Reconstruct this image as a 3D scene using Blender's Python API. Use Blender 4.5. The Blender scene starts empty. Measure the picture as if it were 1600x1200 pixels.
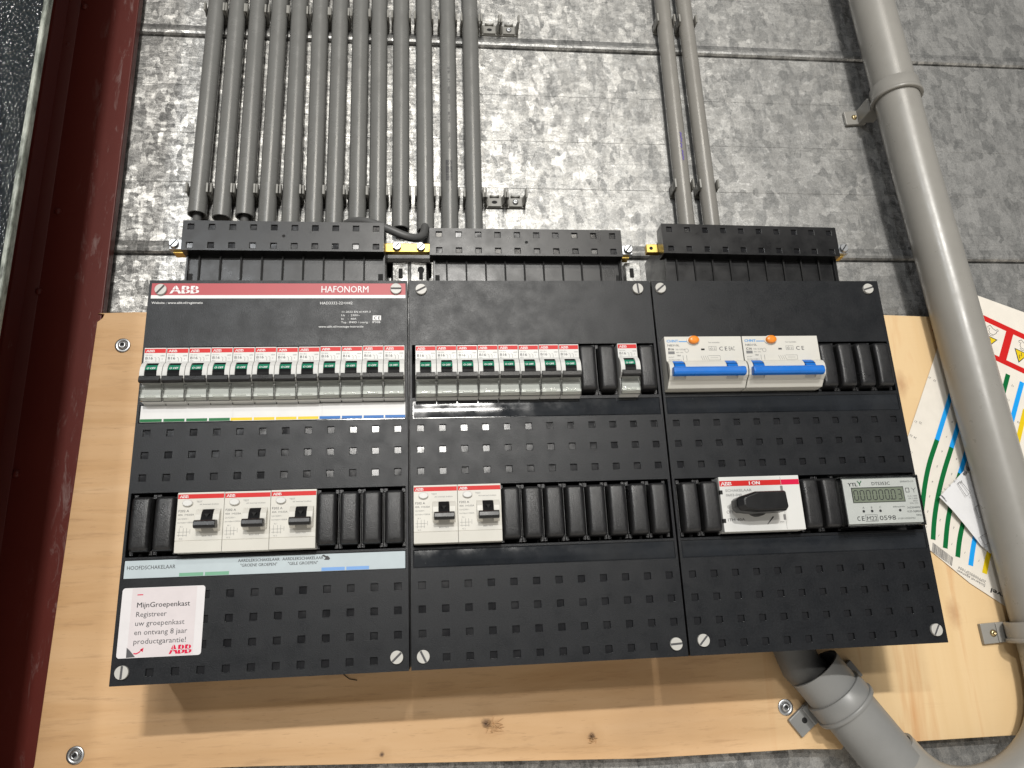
import bpy, bmesh, math, random
from mathutils import Vector, Matrix
random.seed(7)
SC = bpy.context.scene
COL = SC.collection
MM = 0.001

# ------------------------------------------------------------------ camera
# board coordinates in millimetres: x right, y down, d away from the viewer (0 = face of the covers)
CAM_R = [[0.9941849, 0.0439291, -0.0983188], [-0.0133303, 0.9561923, 0.2924357], [0.1068581, -0.2894246, 0.9512175]]
CAM_C = (227.782, 154.895, -631.324)
FPX = 1200.52
cam_d = bpy.data.cameras.new('camera')
cam = bpy.data.objects.new('camera', cam_d); COL.objects.link(cam)
cam_d.sensor_width = 36.0; cam_d.lens = 36.0 * FPX / 1600.0
cam_d.clip_start = 0.01; cam_d.clip_end = 60.0
def W(x, y, d): return Vector((x * MM, d * MM, -y * MM))
def Wd(r): return Vector((r[0], r[2], -r[1]))
rt, dn, fw = Wd(CAM_R[0]), Wd(CAM_R[1]), Wd(CAM_R[2])
mw = Matrix.Identity(4)
for i in range(3):
    mw[i][0] = rt[i]; mw[i][1] = -dn[i]; mw[i][2] = -fw[i]
mw.translation = W(*CAM_C)
cam.matrix_world = mw
SC.camera = cam
def at(px, py, d):
    """board x, y of a photo pixel on the plane at depth d"""
    a, b = (px - 800) / FPX, (py - 600) / FPX
    q = [CAM_R[0][i] * a + CAM_R[1][i] * b + CAM_R[2][i] for i in range(3)]
    t = (d - CAM_C[2]) / q[2]
    return (CAM_C[0] + t * q[0], CAM_C[1] + t * q[1])

# ------------------------------------------------------------------ world, lamps, exposure
world = bpy.data.worlds.new('World'); SC.world = world; world.use_nodes = True
wn = world.node_tree.nodes; wl = world.node_tree.links
bg = wn['Background']
tc = wn.new('ShaderNodeTexCoord')
mp = wn.new('ShaderNodeMapping'); mp.inputs['Scale'].default_value = (1.2, 1.2, 4.0)
nz = wn.new('ShaderNodeTexNoise'); nz.inputs['Scale'].default_value = 2.2; nz.inputs['Detail'].default_value = 3
cr = wn.new('ShaderNodeValToRGB')
cr.color_ramp.elements[0].position = 0.38; cr.color_ramp.elements[0].color = (0.035, 0.037, 0.041, 1)
cr.color_ramp.elements[1].position = 0.68; cr.color_ramp.elements[1].color = (0.26, 0.265, 0.275, 1)
wl.new(tc.outputs['Generated'], mp.inputs['Vector']); wl.new(mp.outputs['Vector'], nz.inputs['Vector'])
wl.new(nz.outputs['Fac'], cr.inputs['Fac'])
sxyz = wn.new('ShaderNodeSeparateXYZ'); wl.new(tc.outputs['Generated'], sxyz.inputs[0])
mrz = wn.new('ShaderNodeMapRange'); mrz.interpolation_type = 'SMOOTHSTEP'; wl.new(sxyz.outputs[2], mrz.inputs['Value'])
mrz.inputs['From Min'].default_value = -0.12; mrz.inputs['From Max'].default_value = -0.55
mxz = wn.new('ShaderNodeMix'); mxz.data_type = 'RGBA'
wl.new(mrz.outputs[0], mxz.inputs[0]); wl.new(cr.outputs['Color'], mxz.inputs[6]); mxz.inputs[7].default_value = (0.86, 0.80, 0.71, 1)   # workshop floor out of view, glow added below the horizon to fill shadows
wl.new(mxz.outputs[2], bg.inputs['Color'])
bg.inputs['Strength'].default_value = 0.98

def lamp(name, pos, target, sx, sy, watts, col):
    L = bpy.data.lights.new(name, 'AREA'); L.shape = 'RECTANGLE'; L.size = sx; L.size_y = sy
    L.energy = watts; L.color = col
    o = bpy.data.objects.new(name, L); COL.objects.link(o)
    o.location = pos
    o.rotation_euler = (Vector(target) - Vector(pos)).to_track_quat('-Z', 'Y').to_euler()
    return o
T = (0.3, 0.0, 0.0)
# ceiling battens of the workshop, behind and above the photographer
lamp('ceiling_lamp', (0.42, -5.0, 2.05), T, 0.34, 0.08, 158, (1.0, 0.975, 0.93))
lamp('ceiling_lamp', (-1.55, -5.2, 2.2), T, 0.34, 0.08, 62, (0.95, 0.98, 1.0))
lamp('ceiling_lamp', (0.10, -7.5, 1.95), T, 1.7, 0.22, 128, (1.0, 0.97, 0.92))
lamp('ceiling_lamp', (0.75, -4.0, 2.9), T, 1.8, 0.3, 48, (1.0, 0.94, 0.84))

vs = SC.view_settings
vs.view_transform = 'Standard'; vs.look = 'None'; vs.exposure = 0.0; vs.gamma = 1.0
try: vs.use_curve_mapping = False
except Exception: pass
SC.render.engine = 'CYCLES'
SC.cycles.use_denoising = True
SC.cycles.max_bounces = 8
SC.cycles.transparent_max_bounces = 16
SC.cycles.caustics_reflective = False; SC.cycles.caustics_refractive = False

# ------------------------------------------------------------------ materials
def newmat(name):
    m = bpy.data.materials.new(name); m.use_nodes = True
    nt = m.node_tree
    return m, nt, nt.nodes, nt.links, nt.nodes['Principled BSDF']
def pos_node(N): return N.new('ShaderNodeNewGeometry').outputs['Position']
def mapped(N, Lk, src, scale, loc=(0, 0, 0), rot=(0, 0, 0)):
    m = N.new('ShaderNodeMapping'); m.inputs['Scale'].default_value = scale
    m.inputs['Location'].default_value = loc; m.inputs['Rotation'].default_value = rot
    Lk.new(src, m.inputs['Vector']); return m.outputs['Vector']
def noise(N, Lk, vec, scale, detail=4, rough=0.55, dist=0.0):
    n = N.new('ShaderNodeTexNoise'); n.inputs['Scale'].default_value = scale
    n.inputs['Detail'].default_value = detail; n.inputs['Roughness'].default_value = rough
    n.inputs['Distortion'].default_value = dist
    Lk.new(vec, n.inputs['Vector']); return n
def ramp(N, Lk, fac, stops):
    r = N.new('ShaderNodeValToRGB'); e = r.color_ramp.elements
    while len(e) < len(stops): e.new(0.5)
    for k, (p, c) in enumerate(stops):
        e[k].position = p; e[k].color = (c, c, c, 1) if not isinstance(c, tuple) else (*c, 1)
    Lk.new(fac, r.inputs['Fac']); return r.outputs['Color']
def mix(N, Lk, fac, a, b, blend='MIX'):
    m = N.new('ShaderNodeMix'); m.data_type = 'RGBA'; m.blend_type = blend
    for sock, v in ((m.inputs[0], fac), (m.inputs[6], a), (m.inputs[7], b)):
        if isinstance(v, (int, float)): sock.default_value = v
        elif isinstance(v, tuple): sock.default_value = (*v, 1) if len(v) == 3 else v
        else: Lk.new(v, sock)
    return m.outputs[2]
def math_n(N, Lk, op, a, b=None):
    m = N.new('ShaderNodeMath'); m.operation = op
    for s, v in ((m.inputs[0], a), (m.inputs[1], b)):
        if v is None: continue
        if isinstance(v, (int, float)): s.default_value = v
        else: Lk.new(v, s)
    return m.outputs[0]
def bump(N, Lk, h, strength, dist, bs):
    b = N.new('ShaderNodeBump'); b.inputs['Strength'].default_value = strength; b.inputs['Distance'].default_value = dist
    Lk.new(h, b.inputs['Height']); Lk.new(b.outputs['Normal'], bs.inputs['Normal'])

def plastic(name, col, rough=0.4, var=0.12, grain=0.0, gscale=1400, spec=0.5, dust=0.0, coat=0.0):
    m, nt, N, L, b = newmat(name)
    p = pos_node(N)
    n = noise(N, L, p, 38, 5, 0.6)
    c1 = tuple(max(0, v * (1 - var)) for v in col); c2 = tuple(min(1, v * (1 + var)) for v in col)
    c = mix(N, L, ramp(N, L, n.outputs['Fac'], [(0.3, 0.0), (0.7, 1.0)]), c1, c2)
    if dust:
        d = noise(N, L, mapped(N, L, p, (1, 1, 1.6)), 9, 7, 0.7)
        f = ramp(N, L, d.outputs['Fac'], [(0.48, 0.0), (0.75, dust)])
        c = mix(N, L, f, c, (0.32, 0.31, 0.29))
        sp = noise(N, L, p, 420, 2, 0.5)
        c = mix(N, L, ramp(N, L, sp.outputs['Fac'], [(0.74, 0.0), (0.80, dust * 1.6)]), c, (0.45, 0.43, 0.4))
    if grain:
        gr = noise(N, L, p, 640, 3, 0.7)
        c = mix(N, L, ramp(N, L, gr.outputs['Fac'], [(0.35, 0.0), (0.68, min(1, grain))]), c, tuple(v * 2.6 + .004 for v in col) if max(col) < .1 else tuple(v * .93 for v in col))
    L.new(c, b.inputs['Base Color'])
    r = noise(N, L, p, 60, 4, 0.6)
    L.new(ramp(N, L, r.outputs['Fac'], [(0.3, max(0.03, rough - 0.07)), (0.7, min(1, rough + 0.07))]), b.inputs['Roughness'])
    b.inputs['Specular IOR Level'].default_value = spec
    if coat: b.inputs['Coat Weight'].default_value = coat; b.inputs['Coat Roughness'].default_value = 0.12
    if grain:
        g = noise(N, L, p, gscale, 2, 0.5)
        bump(N, L, g.outputs['Fac'], min(1, grain * .8), 0.0004, b)
    return m
def plain(name, col, rough=0.5, metal=0.0, spec=0.5):
    m, nt, N, L, b = newmat(name)
    p = pos_node(N); n = noise(N, L, p, 90, 3)
    c = mix(N, L, n.outputs['Fac'], tuple(v * 0.92 for v in col), tuple(min(1, v * 1.06) for v in col))
    L.new(c, b.inputs['Base Color'])
    b.inputs['Roughness'].default_value = rough; b.inputs['Metallic'].default_value = metal
    b.inputs['Specular IOR Level'].default_value = spec
    return m

MT = {}
MT['cover'] = plastic('cover_plastic', (0.0075, 0.0083, 0.0098), 0.37, 0.12, 0.40, 1300, 0.25, 0.013)
MT['dark'] = plastic('black_plastic', (0.007, 0.007, 0.0075), 0.33, 0.1, 0.12, 1500, 0.36)
MT['inner'] = plain('dark_inside', (0.006, 0.006, 0.006), 0.8)
MT['blank'] = plastic('blank_plastic', (0.008, 0.008, 0.0085), 0.33, 0.1, 0.7, 1500, 0.42, 0.015)
MT['gloss'] = plastic('glossy_black', (0.014, 0.016, 0.019), 0.10, 0.2, 0.0, 100, 0.6, 0.06)
MT['window'] = plastic('glossy_window', (0.010, 0.010, 0.011), 0.16, 0.1, 0.0, 100, 0.7)
MT['white'] = plastic('white_plastic', (0.63, 0.63, 0.61), 0.36, 0.03, 0.05, 1200, 0.35)
MT['cream'] = plastic('cream_plastic', (0.60, 0.585, 0.535), 0.38, 0.03, 0.05, 1200, 0.35)
MT['lgrey'] = plastic('light_grey_plastic', (0.54, 0.55, 0.54), 0.32, 0.03)
MT['screw_white'] = plastic('screw_plastic', (0.47, 0.46, 0.43), 0.42, 0.04)
MT['red'] = plain('red_print', (0.56, 0.012, 0.011), 0.45, 0, 0.25)
MT['redband'] = plain('red_band_print', (0.40, 0.035, 0.045), 0.45)
MT['green'] = plain('green_print', (0.0, 0.13, 0.032), 0.4, 0, 0.25)
MT['indic'] = plain('green_indicator', (0.0, 0.19, 0.105), 0.35)
MT['mint'] = plain('mint_print', (0.16, 0.36, 0.24), 0.3)
MT['blue'] = plain('blue_print', (0.003, 0.125, 0.42), 0.4, 0, 0.25)
MT['sky'] = plain('sky_blue_print', (0.0, 0.32, 0.80), 0.45)
MT['pale_blue'] = plain('pale_blue_print', (0.16, 0.33, 0.66), 0.3)
MT['yellow'] = plain('yellow_print', (0.72, 0.52, 0.01), 0.4, 0, 0.25)
MT['ink'] = plain('black_ink', (0.02, 0.02, 0.022), 0.5)
MT['gink'] = plain('grey_ink', (0.085, 0.085, 0.09), 0.6, 0, 0.2)
MT['lgink'] = plain('light_grey_ink', (0.19, 0.19, 0.19), 0.6, 0, 0.2)
MT['rink'] = plain('red_ink', (0.60, 0.004, 0.05), 0.45, 0, 0.25)
MT['bink'] = plain('blue_ink', (0.02, 0.25, 0.60), 0.45)
MT['pen'] = plain('purple_pen', (0.09, 0.06, 0.28), 0.5)
MT['wink'] = plain('white_ink', (0.72, 0.72, 0.72), 0.45)
MT['label_white'] = plain('label_white', (0.65, 0.65, 0.645), 0.35, 0, 0.3)
MT['label_blue'] = plain('label_blueish', (0.45, 0.515, 0.545), 0.3, 0, 0.3)
MT['sticker'] = plain('sticker_white', (0.68, 0.66, 0.67), 0.25, 0, 0.3)
MT['sticker_pink'] = plain('sticker_pale', (0.64, 0.59, 0.60), 0.25, 0, 0.3)
MT['paper'] = plain('paper_cream', (0.74, 0.695, 0.62), 0.55)
MT['paper_white'] = plain('paper_white', (0.72, 0.72, 0.73), 0.7)
MT['blue_handle'] = plastic('blue_handle', (0.003, 0.14, 0.54), 0.33, 0.06)
MT['orange'] = plastic('orange_button', (0.80, 0.24, 0.02), 0.35, 0.05)
MT['pvc'] = plastic('grey_conduit_plastic', (0.165, 0.165, 0.158), 0.25, 0.04)
MT['pvc_warm'] = plastic('warm_grey_conduit', (0.235, 0.225, 0.205), 0.25, 0.04)
MT['pipe'] = plastic('thick_pipe_plastic', (0.275, 0.265, 0.243), 0.33, 0.04)
MT['pipe_dark'] = plastic('sleeve_plastic', (0.22, 0.22, 0.213), 0.42, 0.05)
MT['clip'] = plastic('clip_plastic', (0.23, 0.225, 0.205), 0.45, 0.05)
MT['cable'] = plastic('cable_sheath', (0.10, 0.10, 0.098), 0.45, 0.05)
MT['supply'] = plastic('supply_sheath', (0.095, 0.095, 0.092), 0.45, 0.2, 0.0, 100, 0.5, 0.15)
MT['lcd'] = plain('lcd_glass', (0.22, 0.245, 0.185), 0.4)
MT['lcd_frame'] = plain('lcd_frame', (0.05, 0.055, 0.05), 0.3)
MT['steel'] = plain('bright_screw_steel', (0.46, 0.47, 0.48), 0.40, 1.0)
MT['zinc'] = plain('yellow_zinc', (0.55, 0.44, 0.25), 0.35, 1.0)
MT['brass'] = plain('brass', (0.60, 0.42, 0.115), 0.45, 1.0)

# clear plastic: sees through, with a surface gloss
m, nt, N, L, b = newmat('clear_plastic')
tr = N.new('ShaderNodeBsdfTransparent'); tr.inputs['Color'].default_value = (0.99, 1.0, 0.99, 1)
gl = N.new('ShaderNodeBsdfGlossy'); gl.inputs['Roughness'].default_value = 0.08
fr = N.new('ShaderNodeFresnel'); fr.inputs['IOR'].default_value = 1.5
nn = noise(N, L, pos_node(N), 220, 2)
bm_ = N.new('ShaderNodeBump'); bm_.inputs['Strength'].default_value = 0.10; bm_.inputs['Distance'].default_value = 0.001
L.new(nn.outputs['Fac'], bm_.inputs['Height']); L.new(bm_.outputs['Normal'], gl.inputs['Normal'])
ms = N.new('ShaderNodeMixShader'); L.new(fr.outputs['Fac'], ms.inputs[0]); L.new(tr.outputs[0], ms.inputs[1]); L.new(gl.outputs[0], ms.inputs[2])
L.new(ms.outputs[0], N['Material Output'].inputs['Surface'])
MT['clear'] = m

# galvanised steel with spangle
m, nt, N, L, b = newmat('galvanised_steel')
p = pos_node(N)
wv = noise(N, L, p, 210, 4, 0.7)
wsc = N.new('ShaderNodeVectorMath'); wsc.operation = 'SCALE'; L.new(wv.outputs['Color'], wsc.inputs[0]); wsc.inputs['Scale'].default_value = 0.0040
wp = N.new('ShaderNodeVectorMath'); wp.operation = 'ADD'; L.new(p, wp.inputs[0]); L.new(wsc.outputs[0], wp.inputs[1])
def vor(scale, vec):
    v = N.new('ShaderNodeTexVoronoi'); v.inputs['Scale'].default_value = scale; v.distance = 'MANHATTAN'; L.new(vec, v.inputs['Vector']); return v
flat = mapped(N, L, wp.outputs[0], (1, 0.0, 1.15))
v1 = vor(115, mapped(N, L, wp.outputs[0], (1, 0.0, 0.9), (0, 0, 0), (0, 0.5, 0))); v2 = vor(175, mapped(N, L, wp.outputs[0], (1.0, 0.0, 0.38), (0.3, 0, 0.1), (0, 0.85, 0)))
v3 = vor(300, mapped(N, L, wp.outputs[0], (0.34, 0.0, 1.0), (0.7, 0, 0.4), (0, 0.45, 0)))
sep1 = N.new('ShaderNodeSeparateColor'); L.new(v1.outputs['Color'], sep1.inputs[0])
sep2 = N.new('ShaderNodeSeparateColor'); L.new(v2.outputs['Color'], sep2.inputs[0])
sep3 = N.new('ShaderNodeSeparateColor'); L.new(v3.outputs['Color'], sep3.inputs[0])
fe = noise(N, L, p, 640, 5, 0.85, 1.6)
fine = ramp(N, L, fe.outputs['Fac'], [(0.40, 0.0), (0.60, 1.0)])
k = mix(N, L, 0.6, sep1.outputs[0], sep2.outputs[0])
k = mix(N, L, 0.36, k, sep3.outputs[0])
kc = vor(82, mapped(N, L, wp.outputs[0], (1, 0.0, 0.8), (.2, 0, .6), (0, 0.6, 0)))
sepc = N.new('ShaderNodeSeparateColor'); L.new(kc.outputs['Color'], sepc.inputs[0])
xs_ = N.new('ShaderNodeSeparateXYZ'); L.new(p, xs_.inputs[0])
cm = noise(N, L, p, 9, 3); cmx = math_n(N, L, 'ADD', math_n(N, L, 'MULTIPLY', xs_.outputs[0], 1.1), cm.outputs['Fac'])
kcm = mix(N, L, 0.35, sepc.outputs[0], sep2.outputs[0])
k = mix(N, L, ramp(N, L, cmx, [(0.75, 0.05), (1.25, 0.50)]), k, kcm)
k = mix(N, L, ramp(N, L, cmx, [(0.7, 0.42), (1.3, 0.32)]), k, fine)
col = ramp(N, L, k, [(0.18, (0.11, 0.112, 0.11)), (0.38, (0.205, 0.205, 0.20)), (0.54, (0.325, 0.323, 0.312)), (0.80, (0.56, 0.553, 0.53))])
big = noise(N, L, mapped(N, L, p, (1, 1, 2.2)), 6, 5, 0.6)
col = mix(N, L, ramp(N, L, big.outputs['Fac'], [(0.40, 0.0), (0.75, 0.16)]), col, (0.17, 0.17, 0.167))
# rolling scratches: long horizontal and short vertical
s1 = noise(N, L, mapped(N, L, p, (3, 1, 600)), 1.0, 3, 0.6)
col = mix(N, L, ramp(N, L, s1.outputs['Fac'], [(0.62, 0.0), (0.72, 0.42)]), col, (0.12, 0.12, 0.118))
s2 = noise(N, L, mapped(N, L, p, (480, 1, 6)), 1.0, 3, 0.7)
col = mix(N, L, ramp(N, L, s2.outputs['Fac'], [(0.60, 0.0), (0.74, 0.38)]), col, (0.60, 0.59, 0.56))
L.new(col, b.inputs['Base Color'])
b.inputs['Metallic'].default_value = 0.68
L.new(ramp(N, L, k, [(0.2, 0.52), (0.8, 0.36)]), b.inputs['Roughness'])
geo = N.new('ShaderNodeNewGeometry')
mxv = mix(N, L, 0.5, v2.outputs['Color'], v3.outputs['Color'])
sub = N.new('ShaderNodeVectorMath'); sub.operation = 'SUBTRACT'; L.new(mxv, sub.inputs[0]); sub.inputs[1].default_value = (0.5, 0.5, 0.5)
scl = N.new('ShaderNodeVectorMath'); scl.operation = 'SCALE'; L.new(sub.outputs[0], scl.inputs[0]); scl.inputs['Scale'].default_value = 0.20
addn = N.new('ShaderNodeVectorMath'); addn.operation = 'ADD'; L.new(geo.outputs['Normal'], addn.inputs[0]); L.new(scl.outputs[0], addn.inputs[1])
nrm = N.new('ShaderNodeVectorMath'); nrm.operation = 'NORMALIZE'; L.new(addn.outputs[0], nrm.inputs[0])
bb = N.new('ShaderNodeBump'); bb.inputs['Strength'].default_value = 0.25; bb.inputs['Distance'].default_value = 0.0006
L.new(fe.outputs['Fac'], bb.inputs['Height']); L.new(nrm.outputs[0], bb.inputs['Normal'])
L.new(bb.outputs['Normal'], b.inputs['Normal'])
MT['galv'] = m
MT['bracket'] = m

# plywood
m, nt, N, L, b = newmat('plywood')
p = pos_node(N)
def wood(scale, seed, rot):
    q = mapped(N, L, p, scale, (seed, 0, seed * 0.37), rot)
    w = noise(N, L, q, 1.0, 6, 0.6, 0.6)
    g = noise(N, L, mapped(N, L, p, tuple(s * 7 for s in scale), (seed, 3, 1), rot), 1.0, 4, 0.7)
    return w, g
w1, g1 = wood((2.6, 1, 30), 3.1, (0, 0.03, 0))
c1 = ramp(N, L, w1.outputs['Fac'], [(0.30, (0.50, 0.285, 0.122)), (0.48, (0.60, 0.372, 0.184)), (0.70, (0.66, 0.432, 0.235))])
c1 = mix(N, L, ramp(N, L, g1.outputs['Fac'], [(0.55, 0.0), (0.8, 0.55)]), c1, (0.27, 0.14, 0.06))
po = noise(N, L, mapped(N, L, p, (85, 1, 1100), (1, 2, 3), (0, 0.03, 0)), 1.0, 3, 0.6)
c1 = mix(N, L, ramp(N, L, po.outputs['Fac'], [(0.64, 0.0), (0.74, 0.5)]), c1, (0.25, 0.125, 0.05))
pat = noise(N, L, p, 7, 3)
c1 = mix(N, L, ramp(N, L, pat.outputs['Fac'], [(0.5, 0.0), (0.72, 0.35)]), c1, (0.40, 0.24, 0.12))
# right hand veneer: paler, with warm streaks running down
w2, g2 = wood((17, 1, 1.6), 1.7, (0, -0.22, 0))
c2 = ramp(N, L, w2.outputs['Fac'], [(0.33, (0.66, 0.452, 0.225)), (0.56, (0.72, 0.52, 0.285)), (0.655, (0.58, 0.30, 0.12)), (0.70, (0.70, 0.475, 0.235)), (0.78, (0.72, 0.525, 0.295))])
c2 = mix(N, L, ramp(N, L, g1.outputs['Fac'], [(0.58, 0.0), (0.85, 0.25)]), c2, (0.50, 0.33, 0.17))
sx = N.new('ShaderNodeSeparateXYZ'); L.new(p, sx.inputs[0])
wob = noise(N, L, mapped(N, L, p, (1, 1, 1)), 14, 3)
xx = math_n(N, L, 'ADD', sx.outputs[0], math_n(N, L, 'MULTIPLY', wob.outputs['Fac'], 0.05))
mr = N.new('ShaderNodeMapRange'); L.new(xx, mr.inputs['Value']); mr.inputs['From Min'].default_value = 0.52; mr.inputs['From Max'].default_value = 0.66
cw = mix(N, L, mr.outputs[0], c1, c2)
# dark knots where torn splinters are
def spot(cx, cy, r0, r1, dark, colr, sxz=(1, 1, 1)):
    global cw
    d = N.new('ShaderNodeVectorMath'); d.operation = 'SUBTRACT'
    nzz = noise(N, L, p, 160, 4, 0.7)
    ns = N.new('ShaderNodeVectorMath'); ns.operation = 'SCALE'; L.new(nzz.outputs['Color'], ns.inputs[0]); ns.inputs['Scale'].default_value = r1 * 1.0
    ad = N.new('ShaderNodeVectorMath'); ad.operation = 'ADD'; L.new(p, ad.inputs[0]); L.new(ns.outputs[0], ad.inputs[1])
    L.new(ad.outputs[0], d.inputs[0]); d.inputs[1].default_value = (cx * MM + r1 * .5, 0.105 + r1 * .5, -cy * MM + r1 * .5)
    mu = N.new('ShaderNodeVectorMath'); mu.operation = 'MULTIPLY'; L.new(d.outputs[0], mu.inputs[0]); mu.inputs[1].default_value = sxz
    ln = N.new('ShaderNodeVectorMath'); ln.operation = 'LENGTH'; L.new(mu.outputs[0], ln.inputs[0])
    f = ramp(N, L, math_n(N, L, 'DIVIDE', ln.outputs['Value'], r1), [(r0 / r1, dark), (1.0, 0.0)])
    cw = mix(N, L, f, cw, colr)
for kx, ky, s in ((760, 1130, 1.0), (925, 1150, 0.7), (597, 1179, 0.5)):
    x, y = at(kx, ky, 105)
    spot(x, y, 0.003 * s, 0.018 * s, 0.30, (0.40, 0.22, 0.09))
    spot(x, y, 0.001 * s, 0.0052 * s, 0.95, (0.06, 0.025, 0.012))
for kx, ky in ((1408, 600), (1490, 958)):
    x, y = at(kx, ky, 105)
    spot(x, y, 0.001, 0.009, 0.6, (0.40, 0.20, 0.09), (1, 1, 0.5))
L.new(cw, b.inputs['Base Color']); b.inputs['Roughness'].default_value = 0.62
bump(N, L, g1.outputs['Fac'], 0.15, 0.0008, b)
MT['ply'] = m

# red oxide paint, scuffed near the edge
m, nt, N, L, b = newmat('red_oxide_paint')
p = pos_node(N)
n1 = noise(N, L, p, 14, 5, 0.6)
c = mix(N, L, n1.outputs['Fac'], (0.078, 0.0105, 0.0070), (0.108, 0.0165, 0.0110))
sc1 = noise(N, L, mapped(N, L, p, (110, 110, 26)), 1.0, 6, 0.72, 0.6)
sx = N.new('ShaderNodeSeparateXYZ'); L.new(p, sx.inputs[0])
mr = N.new('ShaderNodeMapRange'); L.new(sx.outputs[0], mr.inputs['Value'])
mr.inputs['From Min'].default_value = -0.135; mr.inputs['From Max'].default_value = -0.098
mr.inputs['To Min'].default_value = 0.0; mr.inputs['To Max'].default_value = 1.0
f = math_n(N, L, 'MULTIPLY', ramp(N, L, sc1.outputs['Fac'], [(0.57, 0.0), (0.70, 0.6)]), mr.outputs[0])
c = mix(N, L, f, c, (0.26, 0.19, 0.18))
sc2 = noise(N, L, mapped(N, L, p, (35, 35, 12), (5, 2, 1)), 1.0, 5, 0.7)
c = mix(N, L, ramp(N, L, sc2.outputs['Fac'], [(0.70, 0.0), (0.76, 0.4)]), c, (0.28, 0.2, 0.18))
L.new(c, b.inputs['Base Color']); b.inputs['Roughness'].default_value = 0.45; b.inputs['Specular IOR Level'].default_value = 0.3
bump(N, L, n1.outputs['Fac'], 0.2, 0.002, b)
MT['oxide'] = m
# worn flange edge
m, nt, N, L, b = newmat('worn_edge')
p = pos_node(N); n1 = noise(N, L, mapped(N, L, p, (90, 90, 30)), 1.0, 5, 0.7)
L.new(ramp(N, L, n1.outputs['Fac'], [(0.36, (0.04, 0.045, 0.035)), (0.48, (0.20, 0.22, 0.19)), (0.66, (0.42, 0.44, 0.39))]), b.inputs['Base Color'])
b.inputs['Roughness'].default_value = 0.5
bump(N, L, n1.outputs['Fac'], 0.6, 0.002, b)
MT['worn'] = m
# black wrinkled glossy coating
m, nt, N, L, b = newmat('black_wrinkle_coating')
p = pos_node(N)
b.inputs['Base Color'].default_value = (0.012, 0.016, 0.018, 1); b.inputs['Roughness'].default_value = 0.12; b.inputs['Specular IOR Level'].default_value = 1.0
v = N.new('ShaderNodeTexVoronoi'); v.inputs['Scale'].default_value = 300
nd = noise(N, L, p, 60, 3); ns = N.new('ShaderNodeVectorMath'); ns.operation = 'SCALE'; L.new(nd.outputs['Color'], ns.inputs[0]); ns.inputs['Scale'].default_value = 0.006
ad = N.new('ShaderNodeVectorMath'); ad.operation = 'ADD'; L.new(p, ad.inputs[0]); L.new(ns.outputs[0], ad.inputs[1])
L.new(mapped(N, L, ad.outputs[0], (1.15, 1, 0.8)), v.inputs['Vector'])
dome = math_n(N, L, 'SUBTRACT', 1.0, math_n(N, L, 'MULTIPLY', v.outputs['Distance'], v.outputs['Distance']))
bump(N, L, dome, 1.0, 0.0028, b)
MT['wrinkle'] = m

# ------------------------------------------------------------------ mesh helpers (board millimetres)
TXT = {}
def text_mesh(s, bold):
    key = (s, bold)
    if key in TXT: return TXT[key]
    cu = bpy.data.curves.new('lettering', 'FONT'); cu.body = s; cu.size = 1.0; cu.resolution_u = 2; cu.offset = bold
    o = bpy.data.objects.new('lettering', cu); COL.objects.link(o)
    bpy.context.view_layer.update()
    me = bpy.data.meshes.new_from_object(o.evaluated_get(bpy.context.evaluated_depsgraph_get()))
    vs_ = [(v.co.x, v.co.y) for v in me.vertices]; fs = [tuple(q.vertices) for q in me.polygons]
    bpy.data.objects.remove(o); bpy.data.curves.remove(cu); bpy.data.meshes.remove(me)
    w = max([v[0] for v in vs_] + [0.01])
    TXT[key] = (vs_, fs, w); return TXT[key]

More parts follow.
